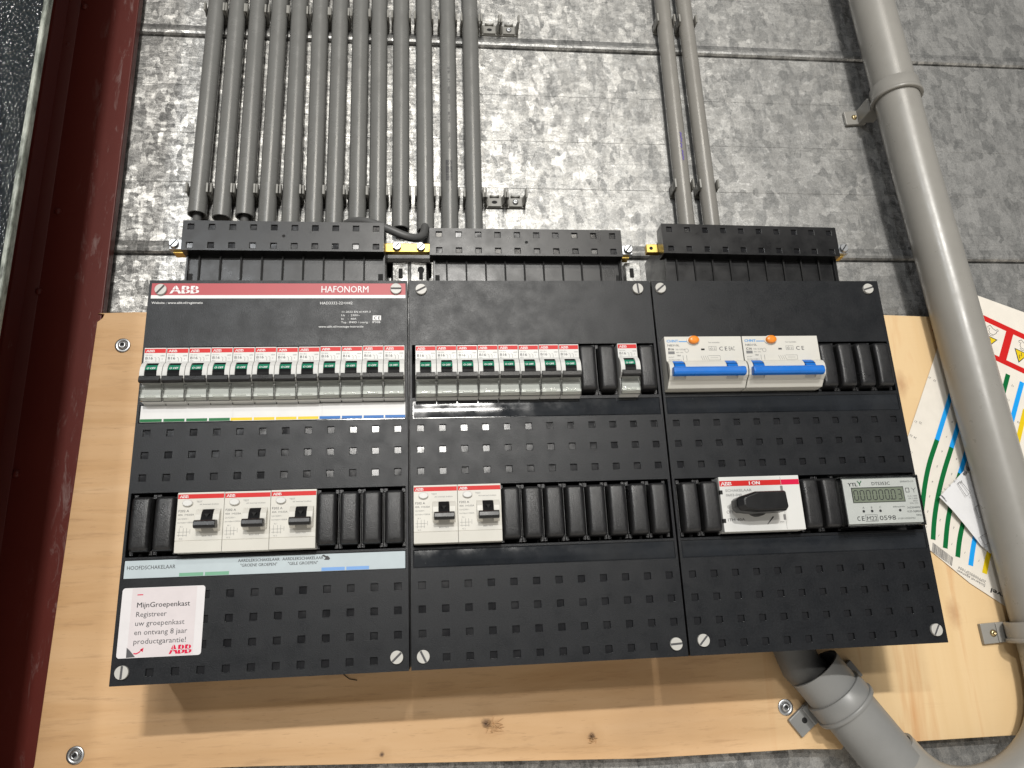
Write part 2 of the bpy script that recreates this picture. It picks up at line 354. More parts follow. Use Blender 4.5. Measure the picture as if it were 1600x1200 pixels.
class MB:
    def __init__(s): s.v = []; s.f = []; s.m = []; s.s = []
    def add(s, vs_, fs, mi=0, smooth=False):
        o = len(s.v); s.v += list(vs_)
        for f in fs: s.f.append(tuple(o + i for i in f)); s.m.append(mi); s.s.append(smooth)
        return s
    def box(s, x0, x1, y0, y1, d0, d1, mi=0):
        v = [(x0, y0, d0), (x1, y0, d0), (x1, y1, d0), (x0, y1, d0), (x0, y0, d1), (x1, y0, d1), (x1, y1, d1), (x0, y1, d1)]
        return s.add(v, [(0, 1, 2, 3), (7, 6, 5, 4), (0, 4, 5, 1), (1, 5, 6, 2), (2, 6, 7, 3), (3, 7, 4, 0)], mi)
    def prism(s, poly, d0, d1, mi=0):                       # outline in x, y
        n = len(poly)
        v = [(x, y, d0) for x, y in poly] + [(x, y, d1) for x, y in poly]
        return s.add(v, [tuple(range(n)), tuple(range(2 * n - 1, n - 1, -1))] + [(i, (i + 1) % n, n + (i + 1) % n, n + i) for i in range(n)], mi)
    def bar(s, prof, x0, x1, mi=0):                         # outline in y, d swept along x
        n = len(prof)
        v = [(x0, y, d) for y, d in prof] + [(x1, y, d) for y, d in prof]
        return s.add(v, [tuple(range(n)), tuple(range(2 * n - 1, n - 1, -1))] + [(i, (i + 1) % n, n + (i + 1) % n, n + i) for i in range(n)], mi)
    def col(s, prof, y0, y1, mi=0):                         # outline in x, d swept along y
        n = len(prof)
        v = [(x, y0, d) for x, d in prof] + [(x, y1, d) for x, d in prof]
        return s.add(v, [tuple(range(n)), tuple(range(2 * n - 1, n - 1, -1))] + [(i, (i + 1) % n, n + (i + 1) % n, n + i) for i in range(n)], mi)
    def disc(s, cx, cy, r, d0, d1, n=24, mi=0, ry=None):
        ry = ry or r
        return s.prism([(cx + r * math.cos(2 * math.pi * i / n), cy + ry * math.sin(2 * math.pi * i / n)) for i in range(n)], d0, d1, mi)
    def lathe(s, cx, cy, prof, n=24, mi=0):                 # profile (radius, d) about the depth axis
        v = []; f = []
        for r, d in prof:
            v += [(cx + r * math.cos(2 * math.pi * i / n), cy + r * math.sin(2 * math.pi * i / n), d) for i in range(n)]
        for k in range(len(prof) - 1):
            f += [(k * n + i, k * n + (i + 1) % n, (k + 1) * n + (i + 1) % n, (k + 1) * n + i) for i in range(n)]
        s.add(v, f, mi, True)
        return s.add(v[-n:], [tuple(range(n))], mi)
    def quad(s, a, b_, c, d_, mi=0): return s.add([a, b_, c, d_], [(0, 1, 2, 3)], mi)
    def rect(s, x0, x1, y0, y1, d, mi=0): return s.quad((x0, y0, d), (x1, y0, d), (x1, y1, d), (x0, y1, d), mi)
    def poly(s, pts, d, mi=0): return s.add([(x, y, d) for x, y in pts], [tuple(range(len(pts)))], mi)
    def tube(s, pts, r, n=20, mi=0, wall=0.0, caps=True):
        P = [Vector(q) for q in pts]; rings = []
        t = (P[1] - P[0]).normalized(); u = t.orthogonal().normalized()
        R_ = r if isinstance(r, (list, tuple)) else [r] * len(P)
        def ring(rad_of):
            out = []; uu = u.copy(); tp = t
            for i, q in enumerate(P):
                tn = (P[min(i + 1, len(P) - 1)] - P[max(i - 1, 0)]).normalized()
                uu = (uu - tn * uu.dot(tn)).normalized(); w = tn.cross(uu)
                out.append([tuple(q + (uu * math.cos(2 * math.pi * j / n) + w * math.sin(2 * math.pi * j / n)) * rad_of(i)) for j in range(n)])
            return out
        ro = ring(lambda i: R_[i]); m_ = len(P)
        v = [q for rr in ro for q in rr]
        f = [(i * n + j, i * n + (j + 1) % n, (i + 1) * n + (j + 1) % n, (i + 1) * n + j) for i in range(m_ - 1) for j in range(n)]
        s.add(v, f, mi, True)
        if wall:
            ri = ring(lambda i: R_[i] - wall)
            s.add([q for rr in ri for q in rr], f, mi, True)
            for e in (0, m_ - 1):
                s.add(ro[e] + ri[e], [(j, (j + 1) % n, n + (j + 1) % n, n + j) for j in range(n)], mi)
        elif caps:
            for e in (0, m_ - 1): s.add(ro[e], [tuple(range(n))], mi)
        return s
    def text(s, st, x, y, size, d, mi=0, bold=0.0, rot=0.0, width=None, centre=False):
        vs_, fs, w = text_mesh(st, 0)
        sx_ = size if width is None else width / w
        c, n_ = math.cos(rot), math.sin(rot)
        off = -w * sx_ / 2 if centre else 0.0
        # heavier strokes: the same outline printed again a hair to the side
        k = 0 if bold <= 0 else (1 if bold < .015 else 2)
        for q, (dx, dy) in enumerate([(0, 0), (.045, 0), (-.045, .02)][:k + 1]):
            v = []
            for a, b_ in vs_:
                a2, b2 = a * sx_ + off + dx * size * min(1, bold * 40), -b_ * size + dy * size
                v.append((x + a2 * c - b2 * n_, y + a2 * n_ + b2 * c, d - .008 * q))
            s.add(v, fs, mi)
        return s
    def build(s, name, mats, parent=None, org=(0, 0, 0), bevel=0.0, seg=2, angle=40, weld=False):
        me = bpy.data.meshes.new(name)
        ox, oy, od = org
        me.from_pydata([((x - ox) * MM, (d - od) * MM, -(y - oy) * MM) for x, y, d in s.v], [], s.f)
        mats = [mats] if isinstance(mats, str) else mats
        for q in mats: me.materials.append(MT[q])
        me.polygons.foreach_set('material_index', s.m); me.polygons.foreach_set('use_smooth', s.s)
        bmm = bmesh.new(); bmm.from_mesh(me)
        if weld: bmesh.ops.remove_doubles(bmm, verts=bmm.verts, dist=1e-6)
        bmesh.ops.recalc_face_normals(bmm, faces=bmm.faces)
        bmm.to_mesh(me); bmm.free(); me.update()
        o = bpy.data.objects.new(name, me); COL.objects.link(o)
        if parent is not None: o.parent = parent
        else: o.location = W(ox, oy, od)
        if bevel:
            md = o.modifiers.new('bevel', 'BEVEL'); md.width = bevel * MM; md.segments = seg
            md.limit_method = 'ANGLE'; md.angle_limit = math.radians(angle)
        return o
def tag(o, label=None, cat=None, group=None, kind=None):
    if label: o['label'] = label
    if cat: o['category'] = cat
    if group: o['group'] = group
    if kind: o['kind'] = kind
    return o
def thing(name, label, cat, org=(0, 0, 0), group=None):
    o = bpy.data.objects.new(name, None); COL.objects.link(o); o.location = W(*org)
    o.empty_display_size = 0.01
    return tag(o, label, cat, group)
def copy_tree(o, parent=None):
    kids = list(o.children)
    c = o.copy(); COL.objects.link(c)
    if parent is not None: c.parent = parent
    for k_ in kids: copy_tree(k_, c)
    return c
def rrect(x0, x1, y0, y1, r, n=5):
    out = []
    for cx, cy, a0 in ((x1 - r, y0 + r, -90), (x1 - r, y1 - r, 0), (x0 + r, y1 - r, 90), (x0 + r, y0 + r, 180)):
        for i in range(n + 1):
            a = math.radians(a0 + 90 * i / n); out.append((cx + r * math.cos(a), cy + r * math.sin(a)))
    return out
def ordinal(i): return ('first', 'second', 'third', 'fourth', 'fifth', 'sixth', 'seventh', 'eighth', 'ninth', 'tenth', 'eleventh', 'twelfth', 'thirteenth', 'fourteenth', 'fifteenth')[i]

DW, DP = 128.0, 105.0          # wall face and plywood face

# ------------------------------------------------------------------ galvanised wall of wide panels
wall = thing('steel_wall', 'spangled galvanised steel wall of wide horizontal panels behind everything', 'wall', (0, 330, DW))
def wall_y(y, x): return y + (x - 200) * 0.0062
seams = [-1050, -774, -498, -222, 54, 330, 606]
for k_ in range(len(seams) - 1):
    a, b_ = seams[k_], seams[k_ + 1]
    prof = [(a + 1.2, DW + 12), (a + 1.2, DW + 1.5), (a + 1.8, DW + 0.4), (a + 3.0, DW)]
    for g in (66, 128, 190):
        prof += [(a + g, DW), (a + g + 0.4, DW + 0.22), (a + g + 0.8, DW)]
    prof += [(b_ - 15, DW), (b_ - 13.5, DW - 0.5), (b_ - 8, DW - 2.2), (b_ - 5.0, DW - 2.6), (b_ - 2.4, DW - 1.9), (b_ - 0.8, DW + 0.2), (b_, DW + 3), (b_, DW + 12)]
    mb = MB(); xs = [-700, 200, 1500]
    v = [(x, wall_y(y, x), d) for x in xs for y, d in prof]; n = len(prof)
    mb.add(v, [(i * n + j, i * n + j + 1, (i + 1) * n + j + 1, (i + 1) * n + j) for i in range(2) for j in range(n - 1)], 0, False)
    mb.build('panel', 'galv', wall, (0, 330, DW))

# ------------------------------------------------------------------ plywood backboard
top = [(-95, -147.5), (-60, -148.5), (716, -142.6), (1000, -131)]
bot = [(1000, 285), (760, 282.2), (660, 281.9), (601, 281.7), (598, 284.3), (585, 283.4), (561, 281.9), (411, 280.8), (250, 274), (77, 266.9), (-104, 258.5)]
left = [(-104, 258), at(53, 1197, DP), at(110, 797, DP), at(151.7, 503, DP), at(160, 497, DP), at(163, 491, DP)]
pts = top + bot[:-1] + [(-104, 262)] + left[1:]
MB().prism(pts, DP, DP + 18).build('backboard', 'ply', None, (300, 282, DP), bevel=0.5, angle=30)
tag(bpy.data.objects['backboard'], 'pale plywood board screwed to the steel wall behind the black boxes', 'board')
def sheet_strip(mb, pts, w, d, mi=0):
    L_, R_ = [], []
    for i, (x, y) in enumerate(pts):
        a = Vector(pts[max(i - 1, 0)]); c = Vector(pts[min(i + 1, len(pts) - 1)]); t_ = (c - a).normalized(); nx, ny = -t_.y, t_.x
        ww = w[i] if isinstance(w, (list, tuple)) else w
        L_.append((x + nx * ww / 2, y + ny * ww / 2)); R_.append((x - nx * ww / 2, y - ny * ww / 2))
    for i in range(len(pts) - 1):
        mb.quad((*L_[i], d), (*L_[i + 1], d), (*R_[i + 1], d), (*R_[i], d), mi)
    return mb
# washers and screws on the plywood
def washer_screw(px, py, label):
    x, y = at(px, py, DP)
    t = thing('washer_screw', label, 'screw', (x, y, DP), 'washered screws in the plywood')
    MB().lathe(x, y, [(7.2, DP), (7.2, DP - 0.9), (6.8, DP - 1.3), (3.9, DP - 1.3), (3.9, DP - 0.8)], 28).build('washer', 'steel', t, (x, y, DP))
    MB().lathe(x, y, [(4.1, DP - 0.8), (4.1, DP - 1.8), (3.2, DP - 2.9), (1.9, DP - 3.1), (1.5, DP - 1.9), (0.4, DP - 1.8)], 20).build('screw_head', 'steel', t, (x, y, DP))
    mb = MB()
    for k_ in range(4):
        a = math.radians(45 * k_ + 10); c, s_ = math.cos(a) * 2.0, math.sin(a) * 2.0
        q, w_ = math.cos(a + math.pi / 2) * .3, math.sin(a + math.pi / 2) * .3
        mb.poly([(x - c - q, y - s_ - w_), (x + c - q, y + s_ - w_), (x + c + q, y + s_ + w_), (x - c + q, y - s_ + w_)], DP - 3.2 - k_ * .02)
    mb.build('drive_recess', 'inner', t, (x, y, DP))
washer_screw(192, 540, 'washered steel screw at upper left of the plywood beside the first box')
washer_screw(118, 1180, 'washered steel screw in the bottom left corner of the plywood')
washer_screw(1227, 1105, 'washered steel screw in the plywood left of the short pipe sleeve')
# splinters torn out of the board
for (px, py, n, sp, lab) in ((768, 1133, 34, 24, 'large tuft of torn wood splinters below the middle box'), (926, 1153, 14, 12, 'small torn wood splinters right of the large tuft')):
    mb = MB(); x, y = at(px, py, DP)
    for i in range(n):
        a = random.uniform(0, 2 * math.pi); r = random.uniform(.3, 1) * sp * .55
        x0, y0 = x + random.uniform(-3, 3), y + random.uniform(-3, 3)
        x1, y1 = x0 + math.cos(a) * r, y0 + math.sin(a) * r * .55
        mb.tube([(x0, y0, DP), ((x0 + x1) / 2, (y0 + y1) / 2 + random.uniform(-1, 1), DP - random.uniform(.6, 2.4)), (x1, y1, DP - random.uniform(.3, 1.6))], [.6, .42, .12], 5)
    tag(mb.build('splinter_tuft', 'ply', None, (x, y, DP)), lab, 'splinters', 'torn splinters on the plywood')
mb = MB(); mb.tube([(*at(537, 1054, DP), DP - .4), (*at(546, 1061, DP), DP - .6), (*at(558, 1063, DP), DP - .4)], .35, 5)
tag(mb.build('hair_strand', 'inner', None, (*at(546, 1061, DP), DP)), 'thin dark curved bristle stuck on the plywood under the first box', 'bristle')

# ------------------------------------------------------------------ red steel column at the left
colm = thing('steel_column', 'dark red painted steel column with worn edges along the left of the board', 'column', (-177, 330, 107))
def slant(prof_fn, name, mat, bevel=1.2, mi=0):
    mb = MB(); mb.col(prof_fn, -900, 560, mi); return mb.build(name, mat, colm, (-177, 330, 107), bevel=bevel, seg=3)
xr = -91.5
bf = slant([(-262, 107), (xr, 107), (xr, 118), (-262, 118)], 'back_flange', 'oxide', 1.0)
slant([(-181, -41), (-173, -41), (-171, 92), (-164, 103), (-152, 107.2), (-200, 107.2), (-184, 92)], 'web', 'oxide', 3.0)
slant([(-262, -50), (-99.5, -50), (-99.5, -41), (-262, -41)], 'front_flange', 'worn', 1.6)
mb = MB(); mb.rect(-262, -103.0, -900, 560, -50.4); mb.build('front_coating', 'wrinkle', colm, (-177, 330, 107))
for px, py in ((105, 70), (132, 10), (60, 455), (25, 740), (90, 330)):
    x, y = at(px, py, 106)
    MB().lathe(x, y, [(3.6, 107.3), (3.4, 105.6), (2.4, 104.4), (0.8, 103.9)], 16).build('rivet_head', 'oxide', colm, (-177, 330, 107))

# ------------------------------------------------------------------ conduits and clips
CR, DC = 9.4, 115.0
def conduit(top_px, bot_px, bot_y, label, group, mat='pvc', cut=True):
    xt, yt = at(*top_px, DC); xb, yb = at(*bot_px, DC)
    sl = (xb - xt) / (yb - yt)
    xe = xb + (bot_y - yb) * sl; xs = xb + (-700 - yb) * sl
    mb = MB(); mb.tube([(xs, -700, DC), ((xs + xe) / 2, (bot_y - 700) / 2, DC), (xe, bot_y, DC)], CR, 28, 0, 1.6)
    o = mb.build('conduit', mat, None, (xe, bot_y, DC)); tag(o, label, 'conduit', group)
    return o, (lambda y: xe + (y - bot_y) * sl)
tops = [338, 371, 403, 437, 468, 501, 532, 564, 593, 627, 662, 699, 734]
bots = [(308, 335), (346, 340), (382, 340), (417, 345), (454, 340), (490, 345), (522, 345), (558, 340), (590, 340), (626, 345), (665, 350), (703, 350), (741, 350)]
bys = [-262, -258, -260, -236, -236, -236, -236, -236, -236, -247, -245, -236, -236]
cxs = []
for i in range(13):
    lab = ('grey conduit, %s from the left in the bank of thirteen' % ordinal(i)) if i else 'leftmost grey conduit of the bank, cut end with cable showing'
    if i == 2: lab = 'third grey conduit of the bank, its cut end open above first box'
    if i == 11: lab = 'grey conduit with printed barcode and lettering, second from the bank right end'
    if i == 12: lab = 'rightmost grey conduit of the bank beside the empty clips'
    o, fx = conduit((tops[i], 20), bots[i], bys[i], lab, 'bank of thirteen grey conduits')
    cxs.append(fx)
    if i == 11:
        y0 = at(700, 250, DC - CR)[1]; x0 = fx(y0)
        mb = MB()
        for k_ in range(18):
            yy = y0 + k_ * 1.45; w_ = random.choice((.4, .7, 1.0))
            mb.rect(x0 - 4.2, x0 - 0.4, yy, yy + w_, DC - CR - .05); mb.rect(x0 + .4, x0 + 3.0, yy, yy + w_ * .7, DC - CR - .05)
        mb.build('barcode_print', 'gink', o, (fx(bys[i]), bys[i], DC))
        mb = MB()
        yy = y0 - 14
        for word in ('3/4 PVC 19mm', 'EN 61386', '3321', 'KEMA', 'C E', 'NL 05'):
            mb.text(word, fx(yy) + 1.5, yy, 3.6, DC - CR - .08, rot=-math.pi / 2); yy -= 5 + len(word) * 2.4
        mb.build('lettering', 'gink', o, (fx(bys[i]), bys[i], DC))
    if i in (0, 2, 10):
        ye = bys[i] + 40
        mb = MB(); mb.tube([(fx(-300), -300, DC + 1), (fx(bys[i]), bys[i] + 2, DC + 1), (fx(bys[i]) + 1, bys[i] + 14, DC - 3), (fx(bys[i]) + 1, ye, DC - 16)], 4.4, 14)
        tag(mb.build('cable', 'cable', None, (fx(bys[i]), ye, DC)), {0: 'dark grey cable leaving the leftmost conduit into the first box', 2: 'dark grey cable leaving the third conduit into the first box', 10: 'dark grey cable inside the eleventh conduit above the brass bar'}[i], 'cable', 'cables leaving cut conduits')
pairs = []
for i, (tp, bp) in enumerate((((1035, 10), (1070, 330)), ((1068, 10), (1109, 330)))):
    o, fx = conduit(tp, bp, -225, ('grey conduit with purple pen marks, left of the pair over the third box', 'plain grey conduit, right of the pair over the third box')[i], 'pair of conduits above the third box', 'pvc_warm')
    pairs.append(fx)
    if i == 0:
        mb = MB()
        for (px, py) in ((1063, 210), (1064, 218), (1064, 227), (1066, 238), (1067, 246)):
            x, y = at(px, py, DC - CR)
            sheet_strip(mb, [(x - .4, y - 3), (x + 1.0, y - 1), (x - .2, y + 1.5), (x + .8, y + 3.2)], 1.5, DC - CR - .4)
        mb.build('pen_mark', 'pen', o, (fx(-225), -225, DC))

def make_clip(x, y):
    t = thing('pipe_clip', '', 'clip', (x, y, DW))
    og = (x, y, DW); mb = MB()
    # U section in x,d swept along the pipe
    def sec(sgn):
        pts_ = [(8.0, 0), (11.3, 0), (11.3, -6), (10.9, -9), (11.35, -13), (10.6, -19.5), (11.5, -22.5), (9.4, -22.8), (9.0, -19.2), (10.1, -13), (9.4, -8), (8.0, -4)]
        pts_ = [(x + sgn * a, DW + b_) for a, b_ in pts_]
        return pts_ if sgn > 0 else pts_[::-1]
    for s_ in (-1, 1): mb.col(sec(s_), y - 5.5, y + 5.5)
    mb.build('prong', 'clip', t, og, bevel=.25, seg=1)
    mb = MB(); mb.box(x - 11.3, x + 11.3, y - 7, y + 7, DW - 2.2, DW)
    mb.box(x - 7.2, x + 7.2, y - 6.2, y + 6.2, DW - 4.2, DW - 2.2)
    n = 8; arc = [(x - 5.2 + 10.4 * i / n, DW - 7.4 + 1.8 * math.sin(math.pi * i / n)) for i in range(n + 1)]
    mb.col([(x - 5.2, DW - 3)] + arc + [(x + 5.2, DW - 3)], y - 6.4, y - 4.6)
    mb.build('base', 'clip', t, og, bevel=.25, seg=1)
    MB().disc(x, y + 1.2, 3.1, DW - 4.35, DW - 4.2, 20, 0, 2.0).build('slot', 'inner', t, og)
    return t
proto = make_clip(0, -500)
used = [False]
def clip(x, y, label, group, screw=False, lean=0.0):
    o = proto if not used[0] else copy_tree(proto)
    used[0] = True
    o.location = W(x, y, DW); o.rotation_euler = (0, lean, 0)
    o['label'] = label; o['group'] = group
    if screw:
        MB().lathe(0, 1, [(3.2, -4.2), (3.2, -5.2), (2.2, -6.2), (1.0, -6.3), (0.8, -5.2), (.2, -5.2)], 18).build('screw', 'steel', o)
    return o
e_up = [at(770, 25, DW - 10), at(801, 28, DW - 10)]; e_lo = [at(776, 306, DW - 10), at(811, 309, DW - 10)]
yu = -521; yl = -288
for i in range(13):
    clip(cxs[i](yu), wall_y(yu, cxs[i](yu)), 'grey clip in the upper row, holding conduit %d from the left' % (i + 1), 'upper row of pipe clips')
for i in range(13):
    clip(cxs[i](yl), wall_y(yl, cxs[i](yl)), 'grey clip in the lower row, holding conduit %d from the left' % (i + 1), 'lower row of pipe clips')
for k_, (row, y, grp) in enumerate((('upper', yu, 'upper row of pipe clips'), ('lower', yl, 'lower row of pipe clips'))):
    x12 = cxs[12](y)
    clip(x12 + 23.6, wall_y(y, x12), 'empty grey clip of the %s row, next to the last conduit' % row, grp)
    clip(x12 + 47.0, wall_y(y, x12), 'empty grey clip at the right end of the %s row, fixed by a screw' % row, grp, True)
for j, y in enumerate((-531, -303)):
    for i in range(2):
        clip(pairs[i](y), y, '%s grey clip on the %s conduit of the pair' % (('upper', 'lower')[j], ('pen marked left', 'plain right')[i]), 'clips of the conduit pair')

# ------------------------------------------------------------------ thick pipe, bend, sleeve, saddles
PR, DPI = 24.2, 81.0
cl = [(1305, -230), (1360, 0), (1390, 111), (1429.7, 268), (1479, 440), (1528, 620), (1578, 800), (1605, 900)]
path = [(*at(px, py, DPI), DPI) for px, py in cl]
bend = [(1628, 985), (1643, 1050), (1648, 1110), (1632, 1172), (1585, 1220), (1525, 1240), (1467, 1233), (1426, 1206), (1395, 1172)]
path2 = path + [(*at(px, py, DPI), DPI) for px, py in bend]
# smooth the centre line
def smooth(P, it=2):
    for _ in range(it):
        Q = [P[0]]
        for a, b_ in zip(P[:-1], P[1:]):
            Q.append(tuple(.75 * u + .25 * w for u, w in zip(a, b_))); Q.append(tuple(.25 * u + .75 * w for u, w in zip(a, b_)))
        Q.append(P[-1]); P = Q
    return P
sp = smooth(path2); n_bend = len(smooth(path))
MB().tube(sp, [PR] * n_bend + [PR - min(1, i / 10) * 3.4 for i in range(len(sp) - n_bend)], 40, 0, 2.2).build('thick_pipe', 'pipe', None, sp[-1])
tag(bpy.data.objects['thick_pipe'], 'thick grey plastic pipe running down the right side and bending back at the bottom', 'pipe')
s0 = Vector((*at(1272, 1044, 80), 80.0)); s1 = Vector((*at(1399, 1196, 80), 80.0)); sd = (s1 - s0).normalized()
MB().tube([s0, s0 + (s1 - s0) * .5, s1], 24.6, 40, 0, 2.0).build('pipe_sleeve', 'pipe_dark', None, tuple(s1))
tag(bpy.data.objects['pipe_sleeve'], 'short slanted grey pipe sleeve below the third box with an open upper end', 'pipe')
c0 = Vector((*at(1228, 985, 86), 86.0))
MB().tube([c0, s0 + Vector((-6, 2, 6)) - sd * 6, s0 + sd * 50 + Vector((-2, 0, 3))], 18.8, 28).build('supply_cable', 'supply', None, tuple(c0))
tag(bpy.data.objects['supply_cable'], 'thick dark grey supply cable entering the third box from the slanted sleeve', 'cable')

def saddle(c, axis, lugs, label, r=PR, back=DP, mat='pipe'):
    """band round a pipe at c with lugs on the wall: each lug = (outward vector, length, width)"""
    c = Vector(c); ax = Vector(axis).normalized()  # pipe direction
    t = thing('pipe_saddle', label, 'pipe clamp', tuple(c), 'grey pipe saddles')
    og = tuple(c); w = 9.0
    ring = MB(); ring.tube([c - ax * w, c - ax * (w - .4), c + ax * w], [r + 2.2, r + 2.7, r + 2.7], 44, 0, 2.3)
    ring.build('band', mat, t, og)
    rb = MB(); rb.tube([c + ax * (w - 3.6), c + ax * (w - 3.2), c + ax * w, c + ax * (w + .4)], [r + 3.2, r + 4.2, r + 4.2, r + 3.6], 44, 0, 1.9)
    rb.build('rib', mat, t, og)
    for (u, L0, L1, wd, hole) in lugs:
        u = Vector(u).normalized(); a = c + u * L0; e = c + u * L1
        P_ = [(a + ax * wd), (e + ax * wd), (e - ax * wd), (a - ax * wd)]
        mb = MB(); mb.prism([(q.x, q.y) for q in P_], back - 4.5, back)
        q0, q1 = c + u * 4, c + u * (L0 + 10)
        mb.prism([((q0 + ax * w).x, (q0 + ax * w).y), ((q1 + ax * w).x, (q1 + ax * w).y), ((q1 - ax * w).x, (q1 - ax * w).y), ((q0 - ax * w).x, (q0 - ax * w).y)], c.z + r * .75, back - 4.4)
        lg = mb.build('lug', mat, t, og, bevel=1.0, seg=2)
        h = c + u * (L0 + (L1 - L0) * .55)
        if hole: MB().disc(h.x, h.y, 2.6, back - 4.65, back - 4.5, 16, 0).build('screw_hole', 'inner', lg, (0, 0, 0)).location = W(-c.x, -c.y, -c.z)
        else:
            sc_ = MB().lathe(h.x, h.y, [(3.4, back - 4.5), (3.2, back - 5.6), (2.2, back - 6.6), (1.2, back - 6.7), (1.0, back - 5.8), (.2, back - 5.8)], 18).build('lug_screw', 'zinc', lg, (0, 0, 0)); sc_.location = W(-c.x, -c.y, -c.z)
    return t
def axis_at(i): return Vector(path[i + 1]) - Vector(path[i])
cs = Vector((*at(1399, 146, DPI), DPI))
saddle(cs, axis_at(2), [((-1, .10, 0), 14, 40, 9.5, False)], 'grey pipe saddle high on the thick pipe over bare steel', back=DW)
cs = Vector((*at(1622, 985, DPI), DPI))
saddle(cs, (0.03, 1, 0), [((-1, .04, 0), 18, 43, 9.5, False)], 'grey pipe saddle at the right edge, screwed to the plywood')
cs = s0 + sd * 33
perp = Vector((-sd.y, sd.x, 0))
saddle(cs, sd, [(perp, 18, 44, 9.5, True), (-perp, 18, 40, 9, True)], 'grey pipe saddle clamped round the slanted sleeve', r=24.6, mat='pipe_dark')
for s_ in (1, -1):
    pass

# ------------------------------------------------------------------ boxes
PITCH = 18.27
X0 = [-9.4, 211.1, 431.6]            # cover left edges
XW = [218.7, 218.8, 220.0]
YT, YB = -134.5, 191.2
HX = [0.0, 219.9, 440.6]             # first hole column
def relief(cells_x, cells_y, fn, dback):
    """plate as a grid: fn(i,j) -> (depth, material); walls where depths differ"""
    mb = MB(); nx, ny = len(cells_x) - 1, len(cells_y) - 1
    G = [[fn((cells_x[i] + cells_x[i + 1]) / 2, (cells_y[j] + cells_y[j + 1]) / 2) for j in range(ny)] for i in range(nx)]
    for i in range(nx):
        for j in range(ny):
            d, mi, jit = G[i][j]; x0, x1, y0, y1 = cells_x[i], cells_x[i + 1], cells_y[j], cells_y[j + 1]
            if jit:
                a, b_ = random.uniform(-1, 1) * jit, random.uniform(-1, 1) * jit
                mb.quad((x0, y0, d - a - b_), (x1, y0, d + a - b_), (x1, y1, d + a + b_), (x0, y1, d - a + b_), mi)
            else: mb.rect(x0, x1, y0, y1, d, mi)
            if i + 1 < nx and G[i + 1][j][0] != d:
                e = G[i + 1][j][0]; mb.quad((x1, y0, d), (x1, y1, d), (x1, y1, e), (x1, y0, e), 0)
            if j + 1 < ny and G[i][j + 1][0] != d:
                e = G[i][j + 1][0]; mb.quad((x0, y1, d), (x1, y1, d), (x1, y1, e), (x0, y1, e), 0)
    xa, xb, ya, yb = cells_x[0], cells_x[-1], cells_y[0], cells_y[-1]
    for (p0, p1) in (((xa, ya), (xb, ya)), ((xb, ya), (xb, yb)), ((xb, yb), (xa, yb)), ((xa, yb), (xa, ya))):
        mb.quad((*p0, 0), (*p1, 0), (*p1, dback), (*p0, dback), 0)
    mb.rect(xa, xb, ya, yb, dback, 0)
    return mb
ROWS = [6.1, 24.35, 42.6]      # placeholder, replaced below
HY = [0.0, 18.25, 36.5, 127.8, 146.05, 164.3, 182.5]
HYS = [7.0 - 0.0]
CUT1 = (-73.6, -26.2); STRIP1 = (-23.2, -8.0); CUT2 = (49.0, 98.4); STRIP2 = (100.6, 114.6)
_hy0 = at(228, 677, 0)[1]
HOLE_Y = [_hy0 + v_ for v_ in HY]
box_label = ['black distribution box with red header band and white label strips, left of three',
             'black distribution box without stickers, between the red header box and the meter box',
             'black distribution box with rotary switch and electricity meter, right of three']
boxes = []
def slot_screw(x, y, ang, parent, og, h=2.4, r=4.9):
    mb = MB(); mb.disc(x, y, r, -h + .8, .4, 28)
    c, s_ = math.cos(ang), math.sin(ang); n = 14; hw = .75
    for sg in (1, -1):
        a0 = math.asin(hw / r)
        arc = [(r * math.cos(a), sg * r * math.sin(a)) for a in [a0 + (math.pi - 2 * a0) * i / n for i in range(n + 1)]]
        mb.prism([(x + a * c - b_ * s_, y + a * s_ + b_ * c) for a, b_ in arc], -h, -h + .8)
    o = mb.build('cover_screw', 'screw_white', parent, og, bevel=.25, seg=2)
    mb = MB(); mb.prism([(x + a * c - b_ * s_, y + a * s_ + b_ * c) for a, b_ in ((-r + .3, -.74), (r - .3, -.74), (r - .3, .74), (-r + .3, .74))], -h + .72, -h + .79)
    mb.build('slot', 'gink', o, (0, 0, 0)).location = (0, 0, 0)
    for ch in o.children:
        for v_ in ch.data.vertices: v_.co -= Vector((og[0] * MM, og[2] * MM, -og[1] * MM))
    return o
SCREWS = [[(0.8, -125.3, -.9), (199.6, -126, .0), (200.1, 180.9, -.75), (-0.9, 181.9, 1.6)],
          [(221.6, -125.5, -.5), (417.9, -126.1, 1.5), (420.6, 181.5, -.05), (220.3, 181.4, 1.1)],
          [(439.2, -126.7, -.7), (640.2, -126, -.3), (642.4, 180.8, -1.0), (443.2, 179.8, -.8)]]
